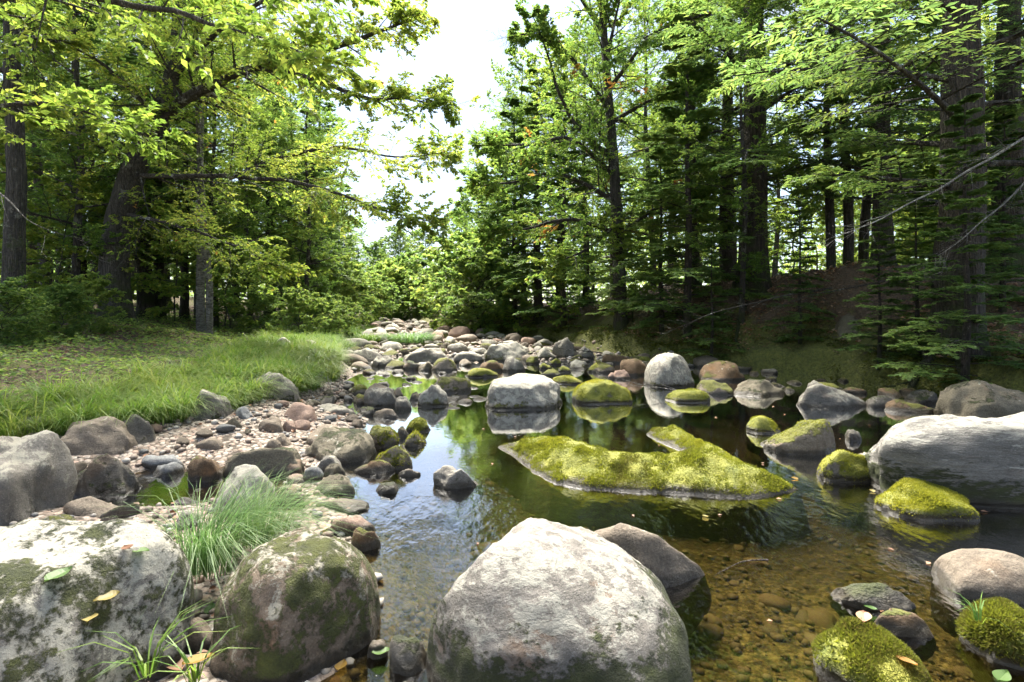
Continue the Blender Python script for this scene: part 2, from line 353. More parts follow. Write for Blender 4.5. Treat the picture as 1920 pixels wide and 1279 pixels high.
# water: one sheet through the channel, the banks rise through it
m = N('stream_water'); geo = m.n('NewGeometry'); P = geo.outputs['Position']
st_ = m.n('VectorMath', _operation='MULTIPLY', i0=P, i1=(1.0, .55, 1.0)).outputs[0]
rp = m.math('ADD', m.math('MULTIPLY', m.noise(st_, 5, 3, .6), .6), m.math('MULTIPLY', m.noise(st_, 24, 3, .6), .22))
px_ = m.n('SeparateXYZ', i0=P)
near = m.step(px_.outputs[1], 4.3, 3.2)                     # livelier water where it runs between the front stones
nb = m.n('Bump', Distance=.03, Height=rp); m.set(nb.inputs['Strength'], m.math('MULTIPLY_ADD', near, .45, .07))
fr = m.n('Fresnel', IOR=1.33, Normal=nb.outputs[0])
gl = m.n('BsdfGlossy', Roughness=.015, Normal=nb.outputs[0], Color=(1, 1, 1)); tr = m.n('BsdfTransparent', Color=(.50, .44, .27))
ms = m.n('MixShader', i0=m.math('MULTIPLY', fr.outputs[0], 3.0, clamp=True)); m.set(ms.inputs[1], tr.outputs[0]); m.set(ms.inputs[2], gl.outputs[0])
m.t.links.new(ms.outputs[0], m.out.inputs['Surface'])
xs = np.linspace(-9, 9.5, 24); ys = np.linspace(-4, 24, 30); X, Y = np.meshgrid(xs, ys)
V = np.stack([X.ravel(), Y.ravel(), X.ravel() * 0], -1); I = np.arange(V.shape[0]).reshape(30, 24)
F = np.stack([I[:-1, :-1], I[:-1, 1:], I[1:, 1:], I[1:, :-1]], -1).reshape(-1, 4)
tag(link('water', make_mesh('water', V, F, m.m, True)), 'clear amber brown water of the slow forest stream', 'water', kind='structure')

# ------------------------------------------------------------------ rocks
def rock_shape(n, seed, p=2.4, cuts=5, rough=.16, cut=.72):
    r = np.random.RandomState(seed); V, F = ico(n); V = V.copy()
    V = V / (np.abs(V) ** p).sum(1, keepdims=True) ** (1 / p)
    for k in range(cuts):
        nn = nrm(r.normal(size=3)); nn[2] = abs(nn[2]) * .8 if k % 2 else nn[2]; nn = nrm(nn)
        d = V @ nn; c = cut + r.uniform(-.08, .12); e = np.maximum(0, d - c); V = V - nn * (e * .8)[:, None]
    o = r.uniform(-20, 20, 3)
    D = rough * vnoise(V + o, 1.3, seed) + rough * .45 * vnoise(V + o, 3.1, seed + 1) + rough * .16 * fbm(V + o, 7.5, seed + 2, 3, .6)
    V = V * (1 + D)[:, None]
    lo, hi = V.min(0), V.max(0)
    return (V - (lo + hi) / 2) / ((hi - lo) / 2), F
def project(V):
    d = np.maximum(V[:, 1], .15)
    return CX + FPX * V[:, 0] / d, HZ + FPX * (CH - V[:, 2]) / d
FOOT = []
def ground_hit(px, py):
    d = np.arange(1.0, 40, .04); P = np.stack([(px - CX) / FPX * d, d, CH - (py - HZ) / FPX * d], -1)
    under = np.where(terrain(P[:, 0], P[:, 1]) > P[:, 2])[0]
    return float(P[under[0], 2]) if len(under) else 0.0
def moss_fuzz(V, F, n, ln, mask, seed, r0=.25):
    r = np.random.RandomState(seed); T = V[F]; Nn = np.cross(T[:, 1] - T[:, 0], T[:, 2] - T[:, 0]); A = np.linalg.norm(Nn, axis=1); Nn = Nn / np.maximum(A, 1e-9)[:, None]
    C = T.mean(1); wgt = A * mask(C, Nn) * np.clip(.75 + 1.1 * fbm(C, 5.5, seed + 9, 3), .04, 1)
    if wgt.sum() <= 0: return None
    i = r.choice(len(F), n, p=wgt / wgt.sum()); u = np.sqrt(r.rand(n)); v = r.rand(n)
    P = T[i, 0] * (1 - u)[:, None] + T[i, 1] * (u * (1 - v))[:, None] + T[i, 2] * (u * v)[:, None]
    d = nrm(Nn[i] + r.normal(size=(n, 3)) * .55); l = ln * r.uniform(.5, 1.3, n) * (1 + .7 * vnoise(P, 9, seed + 5)); s = nrm(np.cross(d, r.normal(size=(n, 3)))) * (l * r0)[:, None]
    VV = np.stack([P - s - d * .2 * l[:, None], P + s - d * .2 * l[:, None], P + d * l[:, None]], 1).reshape(-1, 3)
    g = vnoise(P, 3.5, seed) * .35 + vnoise(P, 11, seed + 3) * .25 + .5
    return VV, np.arange(3 * n).reshape(-1, 3), np.clip(g * .6 + r.rand(n) * .5 - .05, 0, 1)
def rock(name, box, mat, label, cat='rock', group=None, p=2.4, aspect=.85, n=4, seed=None, cuts=5, rough=.16, yaw=0.0, z0=None, bury=.35, fuzz=0, cut=.72, tilt=0.0, fl=.012, skew=0.0):
    x0, y0, x1, y1 = box
    seed = seed if seed is not None else (int(x0) * 7 + int(y1) * 13) % 9973
    U, F = rock_shape(n, seed, p, cuts, rough, cut)
    U = U * np.stack([np.ones(len(U)), np.ones(len(U)), 1 - skew * U[:, 0]], -1)
    ct, st2 = math.cos(tilt), math.sin(tilt); U = np.stack([U[:, 0] * ct - U[:, 2] * st2, U[:, 1], U[:, 0] * st2 + U[:, 2] * ct], -1)
    c_, s_ = math.cos(yaw), math.sin(yaw)
    zb = ground_hit((x0 + x1) / 2, y1) if z0 == 'hit' else 0.0
    yn = (CH - zb) * FPX / max(y1 - HZ, 4)
    a = (x1 - x0) / 2 * yn / FPX; b = a * aspect; H = max((y1 - y0) * yn / FPX * .6, .02); xc = ((x0 + x1) / 2 - CX) / FPX * (yn + b); yc = yn + b
    for it in range(14):
        if z0 is None: zb = max(T1(xc, yc), 0.0) if it < 8 else zb
        W_ = U * np.array([a, b, H * (1 + bury)])
        W_ = np.stack([W_[:, 0] * c_ - W_[:, 1] * s_, W_[:, 0] * s_ + W_[:, 1] * c_, W_[:, 2]], -1) + np.array([xc, yc, zb - bury * H])
        vis = W_[W_[:, 2] > zb - .01]
        if len(vis) < 5: break
        u, v = project(vis)
        k = np.clip((x1 - x0) / max(u.max() - u.min(), 1), .7, 1.4); a *= k; b *= k
        xc += ((x0 + x1) / 2 - (u.max() + u.min()) / 2) * yc / FPX
        yc += np.clip((v.max() - y1) / FPX * yc * yc / max(CH - zb, .3), -.4, .4); yc = max(yc, .5)
        e = (v.min() - y0) / FPX * yc; H2 = H + e * .8
        lo = .16 * a
        if H2 < lo: b *= .92
        H = float(np.clip(H2, lo, 1.35 * a))
    o0 = np.array([xc, yc, zb])
    me = make_mesh(name, W_ - o0, F, RM[mat], True)
    o = link(name, me, None, o0); tag(o, label, cat, group)
    FOOT.append((xc, yc, max(a, b)))
    if fuzz:
        f = moss_fuzz(W_ - o0, F, fuzz, fl, lambda C, Nn: np.clip((Nn[:, 2] - .05) * 2, 0, 1) * S((C[:, 2] + zb - .006) / .03), seed)
        if f: link('moss_cushion', make_mesh('moss_cushion', f[0], f[1], LM['mossf'], False, f[2]), o)
    return o
ROCKS = [
 # foreground
 ('boulder', (805, 958, 1280, 1345), 'hero', 'huge pale grey boulder in the water at the bottom centre, mossy towards its foot', dict(n=6, p=2.7, aspect=.9, seed=41, cuts=2, rough=.08, bury=.25, cut=.9, skew=.2)),
 ('boulder', (1090, 980, 1322, 1112), 'tan', 'tan oblong rock with a green moss streak tucked behind the huge front boulder', dict(n=5, p=2.4, aspect=.6, rough=.12, skew=.45)),
 ('boulder', (-330, 972, 365, 1440), 'slab', 'broad white lichen slab with dark moss patches filling the lower left corner', dict(n=6, p=3.6, aspect=.7, seed=7, cuts=3, rough=.08, bury=.3, cut=.9)),
 ('boulder', (385, 990, 714, 1300), 'round', 'rounded boulder with black moss dots and a green flank beside the white slab', dict(n=6, p=2.4, aspect=.95, seed=23, cuts=3, rough=.09, bury=.2, cut=.85)),
 ('boulder', (-150, 806, 147, 985), 'grey', 'big smooth grey boulder cut by the left picture edge', dict(n=5, p=2.7, aspect=.8, seed=5)),
 ('boulder', (97, 780, 262, 852), 'tan', 'flat tan slab leaning on the big smooth grey boulder', dict(n=5, p=2.5, aspect=.6, tilt=.08, seed=12)),
 ('rock', (215, 776, 292, 832), 'dark', 'pale rock with dark mossy edge behind the flat tan slab', dict(aspect=.6)),
 ('rock', (10, 780, 122, 812), 'grey', 'low grey slab at the edge of the long grass behind the smooth boulder', dict(aspect=.5)),
 ('boulder', (132, 850, 268, 935), 'dark', 'dark wedge of rock under the flat tan slab beside the side pool', dict(n=5, p=2.8, aspect=.7, tilt=.2)),
 ('rock', (118, 930, 236, 974), 'tan', 'smooth brown oval stone in front of the dark rock wedge', dict(aspect=.5)),
 ('rock', (186, 944, 262, 978), 'dark', 'thin dark stone sliver slanting beside the brown oval stone', dict(aspect=.3, yaw=.5)),
 ('rock', (178, 966, 230, 998), 'dark', 'short dark stone splinter at the back edge of the white slab', dict(aspect=.35, yaw=.4)),
 ('rock', (50, 964, 150, 1004), 'white', 'small white lichen hump behind the broad white slab', dict(aspect=.5)),
 ('boulder', (392, 870, 526, 975), 'white', 'white lichen boulder with black specks behind the front sedge tussock', dict(n=5, p=2.5, aspect=.8)),
 ('rock', (350, 846, 420, 905), 'brown', 'brown square stone standing at the side pool edge', dict(p=3.0, n=4)),
 ('rock', (416, 838, 572, 896), 'olive', 'low grey slab with a dark moss back behind the white speckled boulder', dict(n=5, p=2.8, aspect=.5)),
 ('boulder', (566, 800, 706, 872), 'olive', 'large olive brown boulder lying on the gravel by the bright water', dict(n=5, p=2.6, aspect=.75, seed=31, tilt=-.08)),
 ('rock', (574, 795, 646, 838), 'tan', 'pale cream stone peeping out behind the large olive brown boulder', dict()),
 ('rock', (530, 754, 594, 792), 'pink', 'pinkish rounded stone on the gravel below the sedge boulder', dict(p=2.3)),
 ('boulder', (354, 730, 437, 786), 'grey', 'grey rounded boulder half wrapped in long grass at the gravel edge', dict(n=5)),
 ('boulder', (466, 697, 560, 746), 'grey', 'mottled grey boulder set in the tall sedge bank', dict(n=5, p=2.3)),
 ('rock', (438, 726, 486, 748), 'grey', 'small grey stone between the two boulders in the grass', dict()),
 ('rock', (440, 762, 474, 784), 'blue', 'blue grey angular stone at the grass edge', dict()),
 ('rock', (412, 782, 455, 802), 'olive', 'flat mossy stone on the gravel in front of the grey grass boulder', dict(aspect=.5)),
 ('rock', (484, 780, 530, 806), 'tan', 'half buried tan stone in the middle of the gravel bar', dict()),
 ('rock', (526, 788, 555, 808), 'pink', 'small egg shaped pink stone touching a longer pink one', dict()),
 ('rock', (548, 787, 582, 805), 'pink', 'longer oval pink stone below the pinkish rounded stone', dict()),
 ('rock', (498, 822, 530, 846), 'tan', 'pale tan egg stone behind the dark moss backed slab', dict()),
 ('rock', (514, 812, 546, 836), 'tan', 'cream stone leaning behind the pale tan egg stone', dict()),
 ('rock', (262, 852, 346, 880), 'blue', 'long pale blue flat stone on the gravel by the side pool', dict(aspect=.45)),
 ('rock', (286, 866, 345, 897), 'blue', 'grey blue rounded stone in front of the pale blue flat one', dict()),
 ('rock', (318, 932, 376, 952), 'tan', 'tan flat stone standing out of the side pool', dict(aspect=.5)),
 ('rock', (322, 956, 372, 998), 'grey', 'grey stone half hidden at the left foot of the sedge tussock', dict()),
 ('rock', (366, 820, 420, 842), 'tan', 'flat gravel coloured stone sunk into the pebbles', dict(aspect=.6)),
 ('rock', (567, 872, 607, 905), 'blue', 'round blue grey cobble in front of the olive brown boulder', dict()),
 ('rock', (592, 854, 642, 892), 'grey', 'grey rounded stone propped against the olive brown boulder', dict()),
 ('rock', (606, 868, 648, 903), 'olive', 'olive brown ball shaped stone next to the round blue cobble', dict()),
 ('rock', (526, 860, 568, 894), 'tan', 'knobbly cream stone beside the round blue cobble', dict()),
 ('rock', (536, 888, 572, 912), 'pink', 'small reddish stone below the knobbly cream stone', dict()),
 ('rock', (588, 888, 666, 936), 'olive', 'grey slanting slab at the edge of the white reflection', dict(tilt=.15, aspect=.6)),
 ('rock', (606, 934, 694, 966), 'tan', 'flat grey tan stone lying in the shallows above the pink pair', dict(aspect=.5)),
 ('rock', (500, 914, 572, 952), 'olive', 'flat green grey stone under the tips of the sedge tussock', dict(aspect=.5)),
 ('rock', (614, 966, 704, 1008), 'pink', 'flat pink stone touching a dark brown egg shaped one', dict(aspect=.5)),
 ('rock', (658, 978, 714, 1034), 'brown', 'dark brown egg shaped stone behind the moss dotted boulder', dict()),
 ('rock', (730, 1190, 806, 1268), 'dark', 'wet dark stone beside the foot of the huge front boulder', dict(fl=.01)),
 ('rock', (688, 1196, 728, 1240), 'tan', 'small wet tan pebble stone next to a green floating leaf', dict()),
 ('rock', (330, 1140, 410, 1230), 'tan', 'cream stone wedged between the white slab and the dotted boulder', dict()),
 # in the bright water
 ('rock', (704, 832, 774, 884), 'mosst', 'moss capped stone with a pale foot in the white reflection', dict(n=5, fuzz=2500, aspect=.7)),
 ('rock', (664, 862, 742, 892), 'brown', 'brown wet stone just under the moss capped one', dict(aspect=.5)),
 ('rock', (690, 797, 748, 842), 'mosst', 'pinkish stone with a yellow moss cap right of the olive boulder', dict(n=5, fuzz=1500)),
 ('rock', (742, 798, 768, 822), 'olive', 'small dark stone between two moss capped stones', dict()),
 ('rock', (760, 782, 808, 814), 'moss', 'round green moss ball stone standing in the white reflection', dict(n=5, fuzz=2500)),
 ('rock', (757, 808, 801, 840), 'mosst', 'grey stone with a thin moss top in front of the moss ball', dict(n=4, fuzz=500)),
 ('rock', (812, 872, 902, 920), 'grey', 'grey wedge rock alone in the white reflection', dict(n=5, tilt=-.15, aspect=.6)),
 ('rock', (703, 903, 747, 928), 'dark', 'small dark grey stone alone in the shallow bright water', dict()),
 ('rock', (746, 879, 789, 895), 'tan', 'thin flat stone barely above the white reflection', dict(aspect=.4)),
 ('boulder', (783, 721, 842, 764), 'white', 'blocky cream boulder standing in the water before the riffle', dict(n=5, p=3.2, cuts=7)),
 ('rock', (682, 726, 748, 765), 'grey', 'grey triangular rock with green lower side beside the blocky cream boulder', dict(n=5, cuts=7)),
 ('rock', (740, 742, 772, 770), 'grey', 'small grey round stone between the triangular rock and the cream boulder', dict()),
 ('rock', (767, 728, 788, 753), 'olive', 'dark mossy stone pressed against the blocky cream boulder', dict()),
 ('rock', (806, 706, 884, 737), 'mosst', 'long low pale rock with mossy end behind the blocky cream boulder', dict(n=4, aspect=.5)),
 ('rock', (662, 738, 700, 760), 'mosst', 'low stone with green base left of the triangular rock', dict()),
 ('rock', (733, 724, 758, 748), 'tan', 'tan stone behind the grey triangular rock', dict()),
 ('rock', (686, 718, 740, 738), 'tan', 'long beige rock lying behind the grey triangular rock', dict(aspect=.5)),
 ('rock', (654, 722, 690, 742), 'mosst', 'yellow moss topped stone in the still side water', dict(fuzz=400)),
 ('rock', (594, 740, 628, 762), 'dark', 'dark grey oval stone on the muddy shore under the sedge', dict()),
 ('rock', (594, 756, 668, 782), 'grey', 'flat greenish grey slab at the shore under the sedge', dict(aspect=.5)),
 ('rock', (668, 762, 702, 782), 'dark', 'small dark brown stone at the tip of the still side water', dict()),
 ('rock', (700, 766, 748, 786), 'tan', 'pale flat stone breaking the still side water', dict(aspect=.5)),
 # middle pool
 ('boulder', (909, 700, 1055, 771), 'white', 'large white lichen boulder mirrored in the middle of the pool', dict(n=6, p=3.0, aspect=.7, seed=17, cuts=5, rough=.1, bury=.2)),
 ('boulder', (1072, 711, 1186, 760), 'moss', 'broad flat boulder under yellow green moss beside the large white boulder', dict(n=5, p=2.6, fuzz=7000, rough=.1)),
 ('boulder', (1206, 661, 1303, 728), 'white', 'round lichen covered boulder standing by the mossy bank', dict(n=6, p=2.2, aspect=.95, seed=61, cuts=3, rough=.08, bury=.15)),
 ('rock', (1246, 729, 1332, 757), 'moss', 'low mossy stone in front of the round lichen boulder', dict(fuzz=2500, aspect=.6)),
 ('boulder', (1492, 713, 1627, 767), 'grey', 'grey humped boulder with a mossy flank under the dark bank', dict(n=5, p=2.8, aspect=.6)),
 ('rock', (1374, 710, 1472, 744), 'olive', 'long mossy grey rock left of the humped boulder under the bank', dict(aspect=.55)),
 ('rock', (1305, 712, 1375, 742), 'mosst', 'mossy block behind the low mossy stone under the bank', dict()),
 ('rock', (1616, 742, 1690, 766), 'dark', 'low dark rock in the shadow under the mossy bank', dict(aspect=.5)),
 ('rock', (1658, 748, 1756, 776), 'brown', 'flat brown rock behind the great streaked slab', dict(aspect=.5)),
 ('rock', (1695, 730, 1760, 758), 'dark', 'dark block tucked below the bank behind the flat brown rock', dict()),
 ('boulder', (1605, 768, 2240, 965), 'right', 'great streaked grey slab rising from the pool at the right edge', dict(n=6, p=4.4, aspect=.40, seed=19, cuts=3, rough=.11, bury=.2, skew=.0, yaw=-.1, cut=.98)),
 ('boulder', (1426, 786, 1567, 856), 'mosst', 'patchy lichen and moss rock left of the great streaked slab', dict(n=5, p=2.5, aspect=.75, fuzz=2500)),
 ('rock', (1399, 779, 1464, 815), 'moss', 'small round mossy stone touching the patchy lichen rock', dict(n=4, fuzz=2200)),
 ('rock', (1530, 843, 1655, 908), 'moss', 'long mossy stone sloping into the water below the great slab', dict(n=5, fuzz=6000, tilt=-.22, aspect=.6)),
 ('rock', (1603, 842, 1637, 872), 'grey', 'small smooth grey stone resting at the nose of the great slab', dict()),
 ('rock', (1584, 802, 1616, 828), 'dark', 'small dark stone in the water behind the nose of the great slab', dict()),
 ('boulder', (1638, 896, 1838, 982), 'moss', 'dome shaped mossy boulder below the great streaked slab', dict(n=5, p=2.1, aspect=.7, fuzz=12000, rough=.1)),
 ('boulder', (1746, 1028, 2010, 1135), 'tan', 'bare smooth tan stone at the right edge between two mossy ones', dict(n=5, p=2.2, aspect=.6, rough=.07)),
 ('boulder', (1524, 1164, 1750, 1345), 'moss', 'bright mossy stone at the bottom edge right of the huge front boulder', dict(n=5, p=2.5, aspect=1.1, fuzz=16000, yaw=.5, rough=.12, cuts=2)),
 ('boulder', (1798, 1124, 2010, 1262), 'moss', 'bright mossy stone with a grass sprig at the lower right edge', dict(n=5, p=2.3, fuzz=14000, rough=.1)),
 ('rock', (1556, 1092, 1718, 1150), 'dark', 'flat wet rock barely breaking the surface behind the bottom mossy stone', dict(aspect=.5, n=5)),
 ('rock', (1636, 1140, 1752, 1200), 'brown', 'wet brown rock just awash beside the flat wet rock', dict(aspect=.6)),
 # riffle, middle distance
 ('boulder', (752, 652, 844, 684), 'grey', 'broad grey boulder in the riffle below the dark sedge clump', dict(n=5, aspect=.6)),
 ('boulder', (658, 652, 716, 679), 'grey', 'sunlit grey boulder at the left end of the riffle', dict(n=4)),
 ('rock', (696, 667, 738, 687), 'grey', 'grey stone in front of the sunlit riffle boulder', dict()),
 ('boulder', (906, 640, 988, 679), 'white', 'pyramid shaped grey boulder with a mossy foot in the riffle', dict(n=5, cuts=7, seed=77)),
 ('boulder', (1036, 633, 1088, 671), 'grey', 'upright rounded grey boulder near the far mossy bank', dict(n=5, p=2.3)),
 ('rock', (1004, 650, 1042, 673), 'white', 'small white rock left of the upright rounded boulder', dict()),
 ('rock', (942, 670, 986, 698), 'grey', 'pale stone below the pyramid boulder', dict()),
 ('rock', (850, 659, 907, 680), 'grey', 'long pale boulder left of the pyramid boulder', dict()),
 ('rock', (838, 642, 882, 662), 'grey', 'grey rounded stone behind the long pale riffle boulder', dict()),
 ('rock', (874, 652, 920, 668), 'grey', 'flat grey stone between two pale riffle boulders', dict()),
 ('rock', (756, 675, 786, 694), 'dark', 'dark angular stone at the front of the riffle', dict()),
 ('rock', (784, 678, 812, 696), 'olive', 'olive stone right of the dark angular riffle stone', dict()),
 ('rock', (808, 671, 858, 697), 'mosst', 'moss flecked pale stone at the front of the riffle', dict()),
 ('rock', (870, 690, 938, 709), 'moss', 'flat yellow moss stone behind the large white boulder', dict(fuzz=700, aspect=.6)),
 ('rock', (898, 675, 948, 698), 'brown', 'brown stone with a moss cap behind the flat yellow moss stone', dict()),
 ('rock', (1030, 704, 1096, 722), 'moss', 'long low moss stone between the white and the flat mossy boulder', dict(fuzz=900, aspect=.5)),
 ('rock', (1146, 693, 1184, 713), 'pink', 'pinkish tan stone left of the round lichen boulder', dict()),
 ('rock', (1138, 698, 1160, 712), 'pink', 'little pale pink stone touching the pinkish tan one', dict()),
 ('rock', (1108, 683, 1154, 701), 'mosst', 'mossy stone behind the pinkish tan one', dict()),
 ('rock', (1100, 680, 1130, 698), 'moss', 'small moss hump between riffle stones near the bank', dict()),
 ('rock', (1128, 664, 1184, 682), 'brown', 'flat brown rock at the foot of the mossy bank', dict(aspect=.5)),
 ('rock', (1162, 672, 1216, 706), 'brown', 'brown rock left behind the round lichen boulder', dict()),
 ('rock', (1068, 674, 1100, 694), 'white', 'small white stone in front of the upright rounded boulder', dict()),
 ('rock', (1084, 650, 1114, 672), 'grey', 'grey stone right of the upright rounded boulder', dict()),
 ('rock', (1028, 672, 1052, 686), 'moss', 'moss ball stone left of the small white stone', dict()),
 ('rock', (986, 668, 1010, 684), 'moss', 'round moss hump below the small white rock', dict()),
 ('rock', (1010, 680, 1034, 694), 'moss', 'low moss hump in the shallow riffle water', dict()),
 ('rock', (1012, 692, 1052, 706), 'mosst', 'flat moss capped stone behind the long low moss stone', dict()),
 ('rock', (1046, 686, 1072, 700), 'moss', 'bright moss stone touching the small white riffle stone', dict()),
 ('rock', (632, 634, 702, 656), 'white', 'sun bleached pale slab at the end of the grass bank', dict(aspect=.6)),
 ('rock', (512, 632, 554, 658), 'white', 'pale boulder in the sunlit grass under the yellow shrub', dict()),
 ('rock', (566, 637, 604, 657), 'white', 'second pale boulder in the sunlit grass, nearer the stream', dict()),
 ('rock', (712, 640, 756, 660), 'white', 'pale angular stone left of the dark sedge clump', dict()),
 ('rock', (752, 624, 782, 640), 'white', 'pale stone behind the dark sedge clump', dict()),
 ('boulder', (1310, 676, 1398, 716), 'brown', 'dark brown boulder jammed under the right bank', dict(z0=None)),
 ('boulder', (1750, 712, 1990, 800), 'olive', 'large dark bank boulder with pale lichen flakes and moss behind the great slab', dict(n=5, p=3.0, aspect=.6)),
 ('boulder', (1555, 584, 1652, 642), 'olive', 'rounded mossy boulder high on the right bank under hemlock sprays', dict(z0='hit', n=5)),
 ('rock', (1654, 675, 1688, 692), 'white', 'small pale stone lying on the moss of the right bank', dict(z0='hit')),
]
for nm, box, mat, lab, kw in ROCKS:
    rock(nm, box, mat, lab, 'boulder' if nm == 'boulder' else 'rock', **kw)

# crescent moss island
poly = [(930, 838), (955, 832), (1050, 838), (1100, 850), (1150, 862), (1240, 870), (1290, 872), (1304, 862), (1280, 848), (1245, 832), (1210, 814), (1222, 806), (1270, 812), (1320, 830), (1370, 856), (1405, 880), (1445, 900), (1502, 917), (1460, 929), (1390, 934), (1200, 924), (1100, 917), (1040, 906), (1000, 886), (968, 862)]
pg = np.array([[(px - CX) * CH / (py - HZ), CH * FPX / (py - HZ)] for px, py in poly])
lo, hi = pg.min(0) - .5, pg.max(0) + .5; stp = .016
X, Y = np.meshgrid(np.arange(lo[0], hi[0], stp), np.arange(lo[1], hi[1], stp)); Q = np.stack([X.ravel(), Y.ravel()], -1)
Q3 = np.concatenate([Q, Q[:, :1] * 0], 1); Qj = Q + .018 * np.stack([vnoise(Q3, 7, 5), vnoise(Q3, 7, 6)], -1)
inside = np.zeros(len(Q), bool); dist = np.full(len(Q), 9.0)
for i in range(len(pg)):
    A, B = pg[i], pg[(i + 1) % len(pg)]; AB = B - A
    t = np.clip(((Qj - A) @ AB) / (AB @ AB), 0, 1); dist = np.minimum(dist, np.linalg.norm(Qj - A - t[:, None] * AB, axis=1))
    cnd = (A[1] > Qj[:, 1]) != (B[1] > Qj[:, 1]); xi = A[0] + (Qj[:, 1] - A[1]) / (B[1] - A[1] + 1e-12) * AB[0]; inside ^= cnd & (Qj[:, 0] < xi)
sd = np.where(inside, dist, -dist)
zz = np.where(sd > 0, .02 * S(sd / .03) + .15 * S(sd / .34) ** .8 + (.032 * fbm(Q3, 4.2, 8, 2) + .012 * fbm(Q3, 16, 9, 3)) * S(sd / .1), sd * 4.0)
I = np.arange(len(Q)).reshape(X.shape); F = np.stack([I[:-1, :-1], I[:-1, 1:], I[1:, 1:], I[1:, :-1]], -1).reshape(-1, 4)
F = F[(sd[F] > -.10).all(1)]; o0 = np.array([pg[:, 0].mean(), pg[:, 1].mean(), 0])
V = np.concatenate([Q, zz[:, None]], 1) - o0
uq, inv = np.unique(F, return_inverse=True); V = V[uq]; F = inv.reshape(F.shape)
isl = link('mossy_rock', make_mesh('mossy_rock', V, F, RM['moss'], True), None, o0)
tag(isl, 'long crescent shaped rock carpeted with yellow green moss in the pool', 'rock')
F3 = np.concatenate([F[:, :3], F[:, [0, 2, 3]]])
f = moss_fuzz(V, F3, 60000, .014, lambda C, Nn: S((C[:, 2] - .008) / .025), 3)
link('moss_cushion', make_mesh('moss_cushion', f[0], f[1], LM['mossf'], False, f[2]), isl)
FOOT += [(o0[0] - .5, o0[1], .6), (o0[0] + .5, o0[1], .7)]

# cobbles: countable, shared meshes
rs = np.random.RandomState(4)
def footfree(x, y, r):
    return all((x - a) ** 2 + (y - b) ** 2 > (c * .8 + r) ** 2 for a, b, c in FOOT)
def cobble_meshes(mat, k, seed):
    res = []
    for i in range(k):
        U, F = rock_shape(3, seed + i * 5, rs.uniform(2.1, 2.7), 5, .13); res.append(make_mesh('cobble', U * np.array([1, rs.uniform(.6, .9), rs.uniform(.42, .7)]), F, RM[mat], True))
    return res
CM = {k: cobble_meshes(k, 4, 100 + 40 * i) for i, k in enumerate(['grey', 'white', 'tan', 'pink', 'mosst', 'olive', 'blue', 'moss', 'brown'])}
CNAME = dict(grey='grey', white='whitish', tan='tan', pink='pinkish', mosst='moss capped', olive='olive', blue='blue grey', moss='moss covered', brown='brown')
def scatter(n, region, sizes, kinds, label, group, lift=.12):
    got = 0; tries = 0
    while got < n and tries < n * 60:
        tries += 1
        x, y = region(); r = rs.uniform(*sizes) * (1 + .5 * (rs.rand() < .12))
        if not footfree(x, y, r): continue
        k = kinds[rs.randint(len(kinds))]; me = CM[k][rs.randint(4)]
        o = link('cobble', me, None, (x, y, max(T1(x, y), -.06 if lift > 0 else -.4) + r * lift)); o.scale = (r, r, r * rs.uniform(.8, 1.2)); o.rotation_euler = (rs.uniform(-.25, .25), rs.uniform(-.25, .25), rs.uniform(0, 6.28))
        tag(o, CNAME[k] + ' ' + label, 'cobble', group); FOOT.append((x, y, r)); got += 1
def reg(y0, y1, fa, fb):
    def f():
        u = rs.rand(); y = y0 * (y1 / y0) ** u; a, b = fa(y), fb(y); return a + (b - a) * rs.rand(), y
    return f
scatter(95, reg(10.6, 17, lambda y: Wf(y) + .1, lambda y: Rf(y) - .2), (.10, .26), ['grey', 'white', 'tan', 'mosst', 'olive', 'mosst', 'grey'], 'rounded cobble in the stony riffle beyond the pool', 'cobbles of the riffle', .22)
scatter(75, reg(17, 34, lambda y: Wf(y) + .2, lambda y: Rf(y) - .2), (.16, .42), ['grey', 'white', 'white', 'tan', 'pink'], 'cobble on the bare stream bed far upstream', 'cobbles of the far stream bed', .25)
scatter(55, reg(3.4, 8.5, lambda y: Gf(y) + .35, lambda y: Wf(y) + .1), (.035, .095), ['tan', 'pink', 'grey', 'blue', 'tan', 'olive'], 'fist sized cobble on the gravel bar by the left shore', 'cobbles of the gravel bar', .3)
scatter(40, reg(6.5, 10.8, lambda y: Wf(y) + .2, lambda y: Wf(y) + 2.2), (.07, .16), ['tan', 'grey', 'mosst', 'brown', 'white'], 'stone standing in the shallow water at the pool edge', 'stones of the shallow pool edge', .2)
scatter(28, reg(7.5, 12, lambda y: Rf(y) - 1.9, lambda y: Rf(y) - .1), (.09, .2), ['mosst', 'olive', 'brown', 'moss', 'grey'], 'stone in the dark shallows under the bank', 'stones under the bank', .25)

